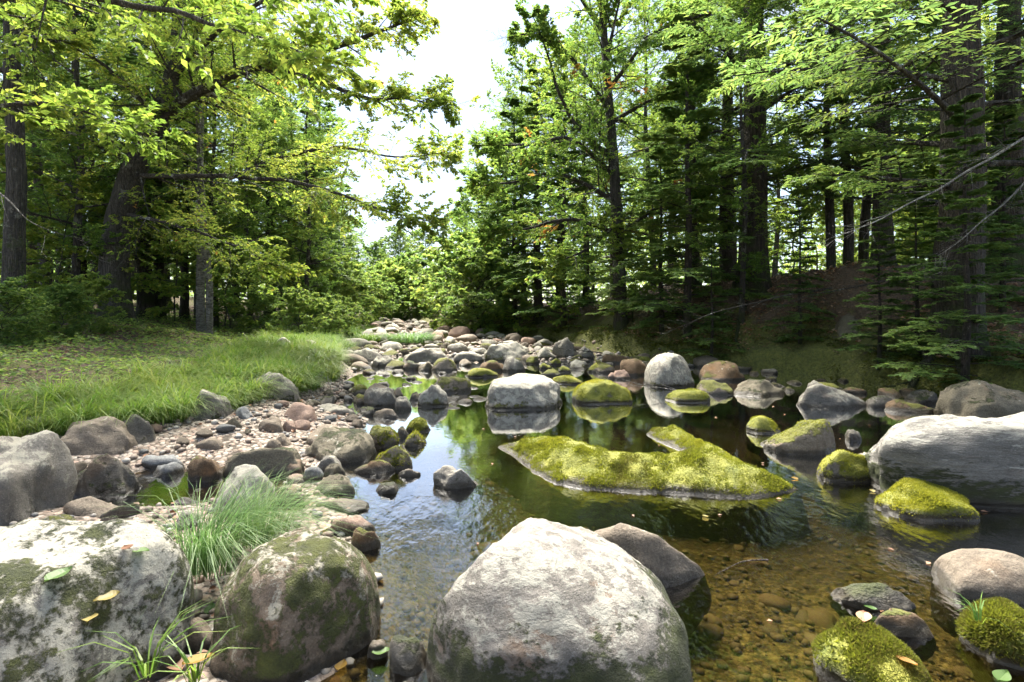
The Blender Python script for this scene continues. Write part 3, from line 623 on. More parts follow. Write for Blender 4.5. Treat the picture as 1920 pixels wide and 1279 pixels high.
# pebbles: uncountable gravel
m = N('pebble'); at = m.n('Attribute', _attribute_name='rnd'); geo = m.n('NewGeometry')
c = m.ramp(at.outputs['Fac'], [(0, (.10, .08, .06)), (.25, (.20, .16, .125)), (.45, (.24, .18, .14)), (.6, (.29, .26, .22)), (.75, (.15, .147, .142)), (.9, (.36, .34, .30)), (1, (.16, .10, .06))])
c = m.mix(m.math('MULTIPLY', m.step(m.noise(geo.outputs['Position'], 120, 2), .5, .7), .35), c, (.06, .05, .04))
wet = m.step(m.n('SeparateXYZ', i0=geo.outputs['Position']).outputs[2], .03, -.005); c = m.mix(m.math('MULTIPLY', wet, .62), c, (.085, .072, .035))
m.bsdf(Base__Color=c, Roughness=.75); PEB = m.m
def pebbles(name, x, y, r, lift, label, sub=1):
    U, F = ico(sub); n = len(x); z = terrain(x, y) + r * lift
    s = np.stack([r, r * rs.uniform(.6, 1, n), r * rs.uniform(.4, .75, n)], -1); a = rs.uniform(0, 6.28, n); ca, sa = np.cos(a)[:, None], np.sin(a)[:, None]
    W_ = U[None] * s[:, None] * (1 + .16 * rs.normal(size=(n, len(U), 1)).clip(-1.5, 1.5)); W_ = np.stack([W_[..., 0] * ca - W_[..., 1] * sa, W_[..., 0] * sa + W_[..., 1] * ca, W_[..., 2]], -1) + np.stack([x, y, z], -1)[:, None]
    Fx = (F[None] + (np.arange(n) * len(U))[:, None, None]).reshape(-1, 3)
    o = link(name, make_mesh(name, W_.reshape(-1, 3), Fx, PEB, True, np.repeat(rs.rand(n), len(F)))); tag(o, label, 'gravel', kind='stuff')
n = 4600; y = 1.7 * (9.5 / 1.7) ** rs.rand(n); a = Gf(y) - .1; b = Wf(y) + .15; x = a + (b - a) * rs.rand(n)
pebbles('gravel', x, y, .007 + .034 * rs.rand(n) ** 3.2, .25, 'small tan and grey pebbles of the gravel bar', 1)
n = 6500; y = 1.3 * (11 / 1.3) ** rs.rand(n); a = Wf(y) + .2; b = np.minimum(Rf(y) - .1, y * 1.1 + .3); x = a + (b - a) * rs.rand(n)
pebbles('bed_gravel', x, y, .007 + .028 * rs.rand(n) ** 3, .2, 'amber pebbles under the water of the pool', 1)
n = 130; y = 1.7 * (6.5 / 1.7) ** rs.rand(n); a = Wf(y) + .4; b = np.minimum(Rf(y) - .4, y * .95); x = a + (b - a) * rs.rand(n)
pebbles('bed_stones', x, y, .02 + .075 * rs.rand(n) ** 2, -.1, 'sunken amber stones on the bed of the pool', 2)
n = 2600; y = 10 * (34 / 10) ** rs.rand(n); a = Wf(y); b = Rf(y); x = a + (b - a) * rs.rand(n)
pebbles('riffle_gravel', x, y, .03 + .07 * rs.rand(n) ** 2, .3, 'pebbles between the cobbles of the riffle', 1)

# ------------------------------------------------------------------ trees
def path_eval(B, t):
    P, D, Ln, C = B['P'], B['D'], B['L'], B['C']
    return P + D * (Ln * t)[:, None] + C * (Ln * t * t)[:, None]
def path_tan(B, t): return nrm(B['D'] + 2 * B['C'] * t[:, None])
def sub(B, i): return {k: v[i] for k, v in B.items()}
def grow(B, k, ang, planar, ratio, r, t0=.15, sag=-.08, taper=.55, rr=.45):
    n = len(B['L']); i = np.repeat(np.arange(n), k); j = np.tile(np.arange(k), n); b = sub(B, i)
    t = t0 + (1 - t0) * np.clip((j + r.rand(n * k)) / k, 0, 1); T = path_tan(b, t)
    Sd = nrm(np.cross(T, np.array([0, 0, 1.])) + 1e-6); Up = np.cross(Sd, T); phi = r.normal(size=n * k) * (1 - planar) * 1.6
    Sd = Sd * np.cos(phi)[:, None] + Up * np.sin(phi)[:, None]; side = np.where((j + r.randint(0, 2, n * k) * (r.rand(n * k) < .2)) % 2 == 0, 1., -1.)
    a = ang * r.uniform(.75, 1.25, n * k)
    D = nrm(T * np.cos(a)[:, None] + Sd * (side * np.sin(a))[:, None] + r.normal(size=(n * k, 3)) * .06)
    Ln = b['L'] * ratio * (1 - taper * t) * r.uniform(.7, 1.25, n * k)
    C = r.normal(size=(n * k, 3)) * .07; C[:, 2] += sag
    return dict(P=path_eval(b, t), D=D, L=Ln, C=C, R=np.maximum(b['R'] * (1 - .75 * t) * rr, .0015))
def branch_tubes(B, segs, K):
    ts = np.linspace(0, 1, segs + 1); C = np.stack([path_eval(B, np.full(len(B['L']), t)) for t in ts], 1)
    R = B['R'][:, None] * (1 - .82 * ts)[None]
    return tubes(C, np.maximum(R, .0012), K)
def leaves(B, m_, size, wid, r, flat=.35, ang=.9, t0=.1, fold=.18, jit=.25, keep=None, up_bias=None):
    n = len(B['L']); i = np.repeat(np.arange(n), m_); j = np.tile(np.arange(m_), n); b = sub(B, i); N_ = n * m_
    t = np.clip(t0 + (1 - t0) * (j + r.rand(N_)) / m_, 0, 1); P = path_eval(b, t); T = path_tan(b, t)
    Sd = nrm(np.cross(T, np.array([0, 0, 1.])) + 1e-6); side = np.where(j % 2 == 0, 1., -1.)
    a = ang * r.uniform(.5, 1.3, N_); D = nrm(T * np.cos(a)[:, None] + Sd * (side * np.sin(a))[:, None] + r.normal(size=(N_, 3)) * jit + np.array([0, 0, -.12]))
    Nn = nrm(np.array([0, 0, 1.]) + r.normal(size=(N_, 3)) * flat); Wd = nrm(np.cross(D, Nn)); Nn = np.cross(Wd, D)
    s = size * r.uniform(.45, 1.35, N_)
    if keep is not None:
        q = keep(P); P, D, Nn, Wd, s = P[q], D[q], Nn[q], Wd[q], s[q]; N_ = len(P)
    s1 = s[:, None]
    A = P; Bv = P + D * s1 * .45 + Wd * s1 * wid + Nn * s1 * fold; Cv = P + D * s1; Dv = P + D * s1 * .45 - Wd * s1 * wid + Nn * s1 * fold
    V = np.stack([A, Bv, Cv, Dv], 1).reshape(-1, 3); k = np.arange(N_)[:, None] * 4
    F = np.concatenate([k + np.array([[0, 2, 1]]), k + np.array([[0, 3, 2]])], 1).reshape(-1, 3)
    return V, F, np.repeat(r.rand(N_), 2)
def trunk_mesh(pts, rad, seed, K=28, sub_=12, flare=1.7):
    pts = np.array(pts, float); rad = np.array(rad, float); t = np.linspace(0, len(pts) - 1, (len(pts) - 1) * sub_ + 1)
    # smooth interpolation
    C = np.stack([np.interp(t, np.arange(len(pts)), pts[:, k]) for k in range(3)], -1)
    for _ in range(4): C[1:-1] = (C[:-2] + 2 * C[1:-1] + C[2:]) / 4
    R = np.interp(t, np.arange(len(pts)), rad)
    V, F = tubes(C[None], R[None], K)
    ring = np.repeat(np.arange(len(t)), K); ax = C[ring]; hh = ax[:, 2] - C[0, 2]
    ang = np.tile(np.arange(K) * 2 * math.pi / K, len(t)); rr = np.random.RandomState(seed)
    fl = 1 + (flare - 1) * np.exp(-hh / (rad[0] * 1.6)) * (1 + .5 * np.sin(ang * 3 + rr.rand() * 6) + .3 * np.sin(ang * 5 + rr.rand() * 6)) + .08 * vnoise(np.stack([np.cos(ang), np.sin(ang), hh * 1.3], -1), 2.0, seed) + .05 * vnoise(np.stack([np.cos(ang) * 4, np.sin(ang) * 4, hh * 1.1], -1), 2.0, seed + 1)
    return ax + (V - ax) * fl[:, None], F
def limb_set(H, base_pts, base_rad, h0, nl, prof, elev, r, az0=0, bias=None, sag=0.0):
    z = np.array([p[2] for p in base_pts]); hs = h0 + (H - h0) * ((np.arange(nl) + r.rand(nl) * .6) / nl)
    P = np.stack([np.interp(hs, z, [p[k] for p in base_pts]) for k in range(3)], -1)
    az = az0 + np.arange(nl) * 2.399 + r.normal(size=nl) * .3; u = (hs - h0) / (H - h0); Ln = prof(u) * r.uniform(.75, 1.15, nl)
    el = elev(u) + r.normal(size=nl) * .12
    D = np.stack([np.cos(az) * np.cos(el), np.sin(az) * np.cos(el), np.sin(el)], -1)
    if bias is not None: Ln = Ln * (1 + .45 * (D @ np.array(bias)))
    C = r.normal(size=(nl, 3)) * .08; C[:, 2] += sag
    return dict(P=P, D=D, L=Ln, C=C, R=np.maximum(np.interp(hs, z, base_rad) * .42, .012) * np.minimum(1, Ln / 2 + .3))
def polylimbs(paths, r0s):
    """explicit limbs -> tubes and segment branches"""
    parts, Ps, Ds, Ls, Rs = [], [], [], [], []
    for pts, r0 in zip(paths, r0s):
        p = np.array(pts); t = np.linspace(0, len(p) - 1, (len(p) - 1) * 5 + 1); C = np.stack([np.interp(t, np.arange(len(p)), p[:, k]) for k in range(3)], -1)
        for _ in range(5): C[1:-1] = (C[:-2] + 2 * C[1:-1] + C[2:]) / 4
        C = C + .03 * np.stack([vnoise(C, 2.2, 50 + k) for k in range(3)], -1) * np.minimum(t, 1)[:, None]
        R = r0 * (1 - .85 * t / t[-1]); parts.append(tubes(C[None], R[None], 8))
        for a in range(len(p) - 1):
            A, B = C[a * 5], C[a * 5 + 5]; l = np.linalg.norm(B - A); Ps.append(A); Ds.append((B - A) / l); Ls.append(max(l, .9)); Rs.append(R[a * 5])
        Ps.append(C[-4]); Ds.append(nrm(C[-1] - C[-4])); Ls.append(.8); Rs.append(R[-4])
    n = len(Ps); return parts, dict(P=np.array(Ps), D=np.array(Ds), L=np.array(Ls), C=np.zeros((n, 3)), R=np.array(Rs))

def assemble(name, trunk, limb_parts, leafset, bark, leaf, parent_loc=(0, 0, 0), autumn=None):
    root = empty(name, parent_loc)
    tr_ = link('trunk', make_mesh('trunk', trunk[0], trunk[1], BM[bark], True), root)
    V, F = cat_meshes(limb_parts); link('limbs', make_mesh('limbs', V, F, BM['twig'] if bark != 'birch' else BM['beech'], True), tr_)
    V, F, rn = leafset
    if autumn:                                        # early turned sprays, a part of their own
        c_ = V.reshape(-1, 4, 3)[:, 2]; q = (vnoise(c_, .75, 71) + .35 * vnoise(c_, 2.5, 72) > autumn) | (np.random.RandomState(3).rand(len(c_)) < .004)
        fa = np.repeat(q, 2); link('autumn_leaves', make_mesh('autumn_leaves', V, F[fa], LM['autumn'], False, rn[fa]), root); F, rn = F[~fa], rn[~fa]
    link('crown', make_mesh('crown', V, F, LM[leaf], False, rn), root)
    return root
def broad_tree(name, seed, H, r0, h0, nl, Lmax, leaf, k2, k3, nleaf, bark='beech', lm='beech', bias=None, lean=(0, 0), keep=None, wid=.3):
    r = np.random.RandomState(seed); zs = np.linspace(-.35, H, 9); wob = r.normal(size=(9, 2)).cumsum(0) * .07; wob -= wob[0]
    pts = [(wob[i, 0] + lean[0] * max(z, 0), wob[i, 1] + lean[1] * max(z, 0), z) for i, z in enumerate(zs)]; rad = [r0 * (1 - .85 * max(z, 0) / H) for z in zs]
    B = limb_set(H, pts, rad, h0, nl, lambda u: Lmax * (.55 + .9 * np.sin(np.clip(u * .9 + .1, 0, 1) * math.pi)) * .75, lambda u: .15 + .75 * u, r, seed, bias, -.03)
    B2 = grow(B, k2, .85, .5, .5, r, .12, .0); B3 = grow(B2, k3, .8, .65, .5, r, .1, -.05)
    return assemble(name, trunk_mesh(pts, rad, seed), [branch_tubes(B, 6, 6), branch_tubes(B2, 3, 4), branch_tubes(B3, 1, 3)], leaves(B3, nleaf, leaf, wid, r, .45, keep=keep), bark, lm)
def hemlock_tree(name, seed, H, r0, h0, nl, Lmax, leaf, k2, k3, nleaf, bias=None, lean=(0, 0), wid=.2, Kt=14):
    r = np.random.RandomState(seed); zs = np.linspace(-.35, H, 9); wob = r.normal(size=(9, 2)).cumsum(0) * .03; wob -= wob[0]
    pts = [(wob[i, 0] + lean[0] * max(z, 0), wob[i, 1] + lean[1] * max(z, 0), z) for i, z in enumerate(zs)]; rad = [r0 * (1 - .88 * max(z, 0) / H) for z in zs]
    B = limb_set(H, pts, rad, h0, nl, lambda u: Lmax * (1.05 - .9 * u) * np.minimum(1, .65 + u * 3), lambda u: .12 + .25 * u, r, seed, bias, -.16)
    B['R'] *= .5
    B2 = grow(B, k2, .95, .93, .42, r, .12, -.05, .65); B3 = grow(B2, k3, .85, .95, .42, r, .08, -.06, .6)
    lv = leaves(B3, nleaf, leaf, wid, r, .25, .75, .05, .04, .10)
    lv2 = leaves(B2, nleaf * 2, leaf, wid, r, .25, .75, .3, .04, .10)
    return assemble(name, trunk_mesh(pts, rad, seed), [branch_tubes(B, 6, 5), branch_tubes(B2, 2, 3)] + ([branch_tubes(B3, 1, 3)] if leaf < .11 else []), (np.concatenate([lv[0], lv2[0]]), np.concatenate([lv[1], lv2[1] + len(lv[0])]), np.concatenate([lv[2], lv2[2]])), 'hemlock', 'hemlock')

# prototypes (each becomes the first of its copies)
PROTO = {
 'B1': broad_tree('broadleaf_tree', 11, 11.5, .18, 2.6, 23, 3.2, .082, 10, 8, 16),
 'B2': broad_tree('broadleaf_tree', 12, 12, .17, 2.2, 24, 3.0, .082, 10, 8, 16, lm='maple'),
 'B3': broad_tree('broadleaf_tree', 13, 12, .11, 1.8, 26, 2.7, .080, 10, 8, 16, lm='maple'),
 'W1': broad_tree('birch_tree', 14, 14, .10, 4.5, 20, 2.4, .075, 8, 7, 18, bark='birch'),
 'H1': hemlock_tree('hemlock_tree', 21, 13, .24, 1.2, 48, 3.2, .15, 16, 7, 6, wid=.23),
 'H2': hemlock_tree('hemlock_tree', 22, 12.5, .20, 1.8, 42, 3.0, .15, 16, 7, 6, wid=.23),
 'H3': hemlock_tree('hemlock_tree', 23, 10, .13, .4, 56, 2.6, .14, 15, 7, 6, wid=.23),
 'B4': broad_tree('broadleaf_tree', 15, 12, .17, 4.4, 20, 3.0, .082, 10, 8, 16),
 'HN': hemlock_tree('hemlock_tree', 24, 12, .27, 1.9, 36, 3.4, .10, 16, 9, 8, wid=.16),
 'F1': broad_tree('broadleaf_tree', 31, 10, .16, .5, 40, 3.6, .20, 9, 7, 10, lm='bush'),
 'F2': broad_tree('broadleaf_tree', 32, 12, .16, .6, 42, 3.3, .20, 9, 7, 10, lm='maple'),
 'FC': hemlock_tree('hemlock_tree', 33, 14, .2, .4, 80, 2.9, .34, 12, 5, 4, wid=.26),
 'S1': broad_tree('sapling', 41, 3.4, .025, .5, 14, 1.0, .11, 6, 4, 8, wid=.33),
 'S2': broad_tree('sapling', 42, 2.4, .018, .3, 12, .9, .11, 6, 4, 8, lm='maple', wid=.33),
 'U1': broad_tree('shrub', 43, 1.3, .015, .02, 22, .85, .085, 7, 5, 9, lm='bush', wid=.32),
}
USED = set()
def plant(key, px, d, label, cat, group=None, s=1.0, rot=None, dz=0.0, sz=None, name=None, x=None):
    p = PROTO[key]; o = p if key not in USED else copy_tree(p); USED.add(key)
    if name: o.name = name
    xx = (px - CX) / FPX * d if x is None else x
    o.location = (xx, d, T1(xx, d) + dz); o.scale = (s, s, sz or s); o.rotation_euler = (0, 0, rot if rot is not None else (px * 1.7 + d) % 6.28)
    for k in ('label', 'category', 'group'):
        if k in o: del o[k]
    return tag(o, label, cat, group)

ORD = ['first', 'second', 'third', 'fourth', 'fifth', 'sixth', 'seventh', 'eighth', 'ninth', 'tenth', 'eleventh', 'twelfth', 'thirteenth', 'fourteenth', 'fifteenth', 'sixteenth', 'seventeenth', 'eighteenth', 'nineteenth', 'twentieth', 'twenty-first', 'twenty-second', 'twenty-third', 'twenty-fourth']
def ordinal(lst, i): return ORD[sorted(range(len(lst)), key=lambda k: lst[k][0]).index(i)]
# hero: forked beech reaching over the stream (left)
def hero(name, label, base, trunk_px, trunk_r, limbs_px, limb_r, seed, leaf, k2, k3, nl, lm, bark, H_extra=None, keep=None, ratio2=.75, ratio3=.5, wid=.3, autumn=None):
    r = np.random.RandomState(seed); b = np.array(base); off = -b
    tp = [unproj(*q) + off for q in trunk_px]; tp[0][2] = -.35
    parts, B = polylimbs([[unproj(*q) + off for q in path] for path in limbs_px], limb_r)
    B2 = grow(B, k2, .9, .55, ratio2, r, .0, .0, .3); B3 = grow(B2, k3, .8, .65, ratio3, r, .1, -.06)
    kp = (lambda P: keep(P + b)) if keep else None
    lv = leaves(B3, nl, leaf, wid, r, .45, keep=kp)
    o = assemble(name, trunk_mesh(tp, trunk_r, seed), parts + [branch_tubes(B2, 3, 4), branch_tubes(B3, 1, 3)], lv, bark, lm, tuple(base), autumn=autumn)
    return tag(o, label, 'tree')
def corridor(P):                                     # the open air above the stream where light keeps branches back
    y, z = P[:, 1], P[:, 2]; c = np.interp(y, [6, 9, 12, 16, 20, 30], [-.75, -.85, -1.0, -1.9, -3.2, -6.4]); hw = np.interp(z, [2, 4, 5.5, 6.8, 8], [.3, .05, .15, .6, 1.1]) * np.interp(y, [6, 10, 20], [.8, 1, 1.5])
    return np.abs(P[:, 0] - c) > hw
g = lambda px, d: np.array([(px - CX) / FPX * d, d, T1((px - CX) / FPX * d, d)])
hero('beech_tree', 'thick forked beech leaning over the stream with a long bare arching limb', g(215, 12),
     [(215, 600, 12), (213, 500, 12), (222, 410, 12), (262, 290, 11.8), (300, 225, 11.6), (330, 110, 11.8), (340, -60, 12), (345, -250, 12)], [.31, .28, .27, .24, .20, .14, .10, .05],
     [[(285, 250, 11.7), (340, 185, 11.4), (430, 145, 10.9), (550, 100, 10.4), (625, 97, 10.2), (700, 60, 9.9), (770, 40, 9.7)],
      [(480, 125, 10.7), (560, 140, 10.4), (640, 165, 10.2), (690, 190, 9.9), (750, 183, 9.6), (830, 195, 9.3)],
      [(250, 330, 11.9), (400, 330, 11), (540, 335, 10.5), (640, 365, 10), (720, 395, 9.7), (800, 412, 9.4)],
      [(430, 335, 11), (540, 290, 11), (650, 270, 10.8), (740, 300, 10.3), (835, 285, 10)],
      [(225, 400, 12), (330, 420, 11.3), (430, 455, 10.6), (520, 500, 10.2)],
      [(320, 150, 11.7), (420, 40, 11), (540, -20, 10.5), (660, -40, 10)],
      [(300, 225, 11.6), (200, 120, 11), (90, 60, 10.5)], [(255, 310, 11.8), (140, 250, 11), (40, 215, 10)],
      [(330, 60, 11.8), (450, -60, 11), (600, -120, 10.4)]], [.13, .07, .06, .05, .05, .07, .06, .06, .06],
     51, .082, 10, 8, 13, 'beech', 'beech', keep=corridor, autumn=1.05)
# beech whose low bough hangs in from the top left, close to the camera
hero('beech_tree', 'nearby beech whose leafy boughs hang in at the top left corner', g(-190, 5.2),
     [(-190, 900, 5.2), (-190, 500, 5.2), (-180, 0, 5.2), (-170, -600, 5.2), (-160, -1200, 5.2)], [.2, .18, .16, .12, .05],
     [[(-182, 40, 5.2), (60, -20, 5.0), (260, 10, 4.7), (430, 50, 4.5), (600, 110, 4.4)], [(-182, -150, 5.2), (150, -110, 5.0), (420, -60, 4.8), (640, -10, 4.7)], [(-185, 250, 5.2), (-20, 200, 5.4), (110, 190, 5.6), (230, 230, 5.7)]],
     [.05, .05, .04], 52, .085, 8, 5, 9, 'beech', 'beech', ratio2=.55)
# right-bank maple whose crown reaches left over the riffle
hero('maple_tree', 'airy green maple on the right bank reaching left over the riffle', g(1165, 15),
     [(1165, 560, 15), (1158, 420, 15), (1150, 300, 15), (1138, 150, 15), (1128, 0, 15), (1120, -200, 15)], [.19, .17, .15, .12, .09, .03],
     [[(1152, 330, 15), (1070, 250, 14.2), (1000, 272, 13.4), (890, 272, 12.8)], [(1150, 300, 15), (1060, 220, 14.6), (1030, 110, 14.2), (1000, 30, 13.8)],
      [(1156, 380, 15), (1050, 315, 14), (960, 345, 13.2), (890, 345, 12.6)], [(1145, 210, 15), (1070, 100, 14.4), (1000, 60, 13.8), (950, 70, 13.4)],
      [(1160, 440, 15), (1070, 405, 14), (985, 430, 13), (920, 440, 12.5)], [(1140, 170, 15), (1220, 60, 14), (1300, 20, 13)], [(1146, 230, 15), (1230, 180, 14), (1310, 160, 13)],
      [(1130, 60, 15), (1060, -50, 14.5), (1010, -90, 14)], [(1160, 440, 15), (1240, 380, 14), (1320, 370, 13.3)], [(1150, 300, 15), (1100, 180, 16), (1040, 160, 17)], [(1135, 120, 15), (1170, -40, 14)],
      [(1158, 420, 15), (1100, 470, 14), (1030, 500, 13.4)]],
     [.07] * 12, 53, .085, 11, 8, 17, 'maple', 'beech', keep=corridor, ratio2=.62, autumn=.85)

# left wood
plant('B4', 26, 9.2, 'grey mottled maple trunk at the far left picture edge', 'tree', s=1.0, rot=1.0, name='maple_tree')
plant('W1', 376, 13, 'pale birch stem, darker of the close pair left of the grass bank', 'tree', name='birch_tree')
plant('W1', 392, 12.6, 'whiter slim birch of the close pair leaning left', 'tree', s=.85)
plant('H2', 150, 14, 'dark straight hemlock behind the leaning saplings of the left wood', 'tree', s=.9)
plant('HN', 275, 15.5, 'dark hemlock trunk just right of the thick forked beech', 'tree', s=.85)
plant('H2', 345, 17, 'thin dark hemlock between the forked beech and the birches', 'tree', s=.7)
plant('H2', 505, 19.5, 'hemlock at the wood edge above the sunlit shrubs', 'tree', s=.62)
plant('H1', 585, 23, 'bushy hemlock overhanging the bend from the left', 'tree', s=.75)
plant('B4', 440, 20, 'leafy broadleaf tree behind the pale birches', 'tree', s=.9, name=None)
plant('B4', 90, 16, 'broad leafy tree deep in the left wood behind the mottled maple', 'tree', s=1.0)
plant('B3', 405, 15.5, 'young maple with low layered boughs above the grass bank', 'tree', s=.8, rot=2.4)
plant('B3', 572, 19, 'sunlit young tree leaning out at the left of the bend', 'tree', s=.8)
plant('B2', 530, 27, 'tall maple filling the left wood behind the sedge bank', 'tree', s=.9)
plant('B1', 300, 16, 'full leafy tree right behind the thick forked beech', 'tree', s=.9, rot=.6)
plant('B3', 140, 12, 'young maple between the mottled maple and the forked beech', 'tree', s=.85, rot=5.5)
plant('B3', 470, 17, 'young maple at the wood edge behind the sedge bank', 'tree', s=.8, rot=2.4)
LW = [(-60, 13, 'B4'), (-20, 20, 'B4'), (60, 24, 'H1'), (180, 19, 'B4'), (240, 28, 'B1'), (310, 22, 'H2'), (400, 26, 'B2'), (470, 32, 'B1'), (130, 30, 'F1'), (20, 32, 'F2'), (215, 36, 'F2'), (330, 36, 'F1'), (560, 36, 'F2'), (430, 42, 'F1'), (-90, 28, 'F1'), (600, 28, 'H1'), (505, 23, 'H1'), (110, 19, 'B3'), (370, 18.5, 'B3'), (550, 22, 'B3')]
for i, (px, d, k) in enumerate(LW):
    plant(k, px, d, ordinal(LW, i) + ' tree deep in the shady left wood, counted from the left picture edge', 'tree', 'trees deep in the left wood', s=.85 + .3 * ((i * 37) % 10) / 10)
# right wood
plant('HN', 1792, 7.9, 'huge hemlock trunk with flared roots rising from the right bank', 'tree', s=1.22, rot=2.0)
plant('HN', 1412, 13, 'thick leaning hemlock on the leaf strewn mound of the right bank', 'tree', s=1.3, rot=.5)
plant('HN', 1366, 15.5, 'straight hemlock just behind the thick leaning one', 'tree', s=.95, rot=4)
plant('HN', 1892, 10.5, 'dark hemlock behind the huge one at the right picture edge', 'tree', s=1.05, rot=3)
plant('B3', 1560, 12.5, 'slim dark maple stem, first of the clump on the mound', 'tree', s=1.0, rot=1)
plant('B3', 1590, 12.8, 'slim dark maple stem, middle of the clump on the mound', 'tree', s=1.1, rot=3)
plant('B3', 1618, 13.3, 'slim dark maple stem, last of the clump on the mound', 'tree', s=1.1, rot=5)
plant('H3', 1290, 12.6, 'young hemlock with low feathery boughs on the bank behind the round boulder', 'tree', s=.8)
plant('B4', 1100, 20, 'dark straight trunk standing free at the far right bank', 'tree', s=.85)
plant('B3', 1225, 18, 'slim broadleaf tree behind the airy maple on the right bank', 'tree', s=1.0)
plant('H1', 1010, 21, 'feathery hemlock leaning over the riffle from the right bank', 'tree', s=.8)
plant('H3', 965, 22.5, 'dense young hemlock at the stream edge beyond the riffle', 'tree', s=1.0)
plant('H1', 950, 29, 'tall hemlock at the right of the bend', 'tree', s=.8)
plant('B1', 985, 27, 'pale green tree beyond the feathery hemlock', 'tree', s=.9)
plant('H3', 1500, 10.6, 'small hemlock spreading flat sprays over the leaf mound', 'tree', s=.30, dz=-.05)
plant('H3', 1650, 8.6, 'low hemlock seedling over the mossy bank boulder', 'tree', s=.26)
plant('H3', 1335, 11.2, 'hemlock seedling at the foot of the mound', 'tree', s=.28)
for px, d, sc_, lab in [(1720, 8.3, .28, 'hemlock seedling at the left foot of the huge hemlock'), (1240, 13.4, .5, 'bushy young hemlock left of the round lichen boulder on the bank'), (1880, 8.6, .34, 'hemlock seedling at the right foot of the huge hemlock'), (1160, 15.2, .45, 'low young hemlock under the airy maple')]:
    plant('H3', px, d, lab, 'tree', s=sc_)
plant('HN', 1655, 11.2, 'hemlock with low sprays between the maple clump and the huge hemlock', 'tree', s=.75, rot=2.9)
plant('HN', 1300, 15.5, 'hemlock right of the airy maple with sprays down to the bank', 'tree', s=.8, rot=5.2)
plant('H3', 1812, 7.1, 'young hemlock whose sprays hang before the huge hemlock trunk', 'tree', s=.42, rot=.7)
plant('B1', 1050, 22, 'full green tree closing the right side of the stream gap', 'tree', s=.95, rot=3.3)
plant('B3', 1390, 11.8, 'young maple glowing green in front of the thick leaning hemlock', 'tree', s=.62, rot=4.4)
RW = [(935, 25.5, 'H3'), (1055, 18.5, 'H3'), (965, 23.5, 'B3'),  (1150, 26, 'B2'), (1250, 24, 'B1'), (1310, 24, 'B4'), (1450, 30, 'B4'), (1680, 25, 'B4'), (1740, 30, 'F2'), (1840, 19, 'B4'), (1960, 14, 'B1'), (1640, 30, 'F1'), (1380, 33, 'F1'), (1240, 36, 'F2'), (1110, 36, 'F1'), (1880, 26, 'F1'), (2010, 22, 'F2'), (1760, 34, 'F1')]
for i, (px, d, k) in enumerate(RW):
    plant(k, px, d, ordinal(RW, i) + ' background tree behind the right bank, counted from the stream outwards', 'tree', 'trees behind the right bank', s=.8 + .3 * ((i * 53) % 10) / 10)
# far bend
for i, (px, d, k, s) in enumerate([(700, 48, 'F1', .62), (752, 52, 'F1', .74), (800, 48, 'F2', .60), (862, 42, 'F2', .68), (905, 34, 'F2', .72), (632, 40, 'F2', .72), (588, 32, 'F1', .8)]):
    plant(k, px, d, ['round yellow green tree in the gap at the end of the stream', 'tallest pale yellow tree in the gap at the end of the stream', 'grey green tree right of the pale yellow one in the gap', 'green tree at the right side of the stream gap', 'dense tree closing the right of the bend', 'dense green tree at the left of the stream gap', 'sunny green tree at the left of the bend'][i], 'tree', s=s)
for i, (px, d) in enumerate([(716, 66), (742, 68), (762, 70)]):
    plant('FC', px, d, ['dark conifer tip, first of three above the far trees', 'dark conifer tip, middle of three above the far trees', 'dark conifer tip, last of three above the far trees'][i], 'tree', s=[.62, .56, .58][i], name='conifer_tree' if i == 0 else None)
FS = [(690, 31), (722, 36), (765, 38), (800, 36), (838, 31), (880, 25), (655, 27), (905, 22), (745, 41), (630, 24)]
for i, (px, d) in enumerate(FS):
    plant('U1', px, d, ordinal(FS, i) + ' rounded shrub from the left along the far end of the stream bed', 'shrub', 'shrubs along the far stream edge', s=2.0 + .5 * (i % 3), name='shrub' if i == 0 else None)
rr_ = np.random.RandomState(8); n = 44000; az = rr_.uniform(-1.0, 1.0, n); dd = rr_.uniform(52, 90, n)
top = 9 + 4.5 * vnoise(np.stack([az * 14, dd * .12, az * 0], -1), 1.0, 91) + 2 * vnoise(np.stack([az * 40, dd * .3, az * 0], -1), 1.0, 92); top = np.where(np.abs(az + .21) < .15, top * .42, top)
hh = top * rr_.rand(n) ** .7; P_ = np.stack([np.sin(az) * dd, np.cos(az) * dd, .8 + hh], -1); ss = .55 * rr_.uniform(.5, 1.2, n)[:, None]; D_ = nrm(rr_.normal(size=(n, 3))); W_ = nrm(np.cross(D_, rr_.normal(size=(n, 3))))
V = np.stack([P_, P_ + D_ * ss * .5 + W_ * ss * .3, P_ + D_ * ss, P_ + D_ * ss * .5 - W_ * ss * .3], 1).reshape(-1, 3); k_ = np.arange(n)[:, None] * 4
F = np.concatenate([k_ + np.array([[0, 2, 1]]), k_ + np.array([[0, 3, 2]])], 1).reshape(-1, 3)
tag(link('far_woods', make_mesh('far_woods', V, F, LM['bush'], False, np.repeat(rr_.rand(n), 2))), 'distant leafy wood closing the view behind all the trees', 'woods', kind='stuff')
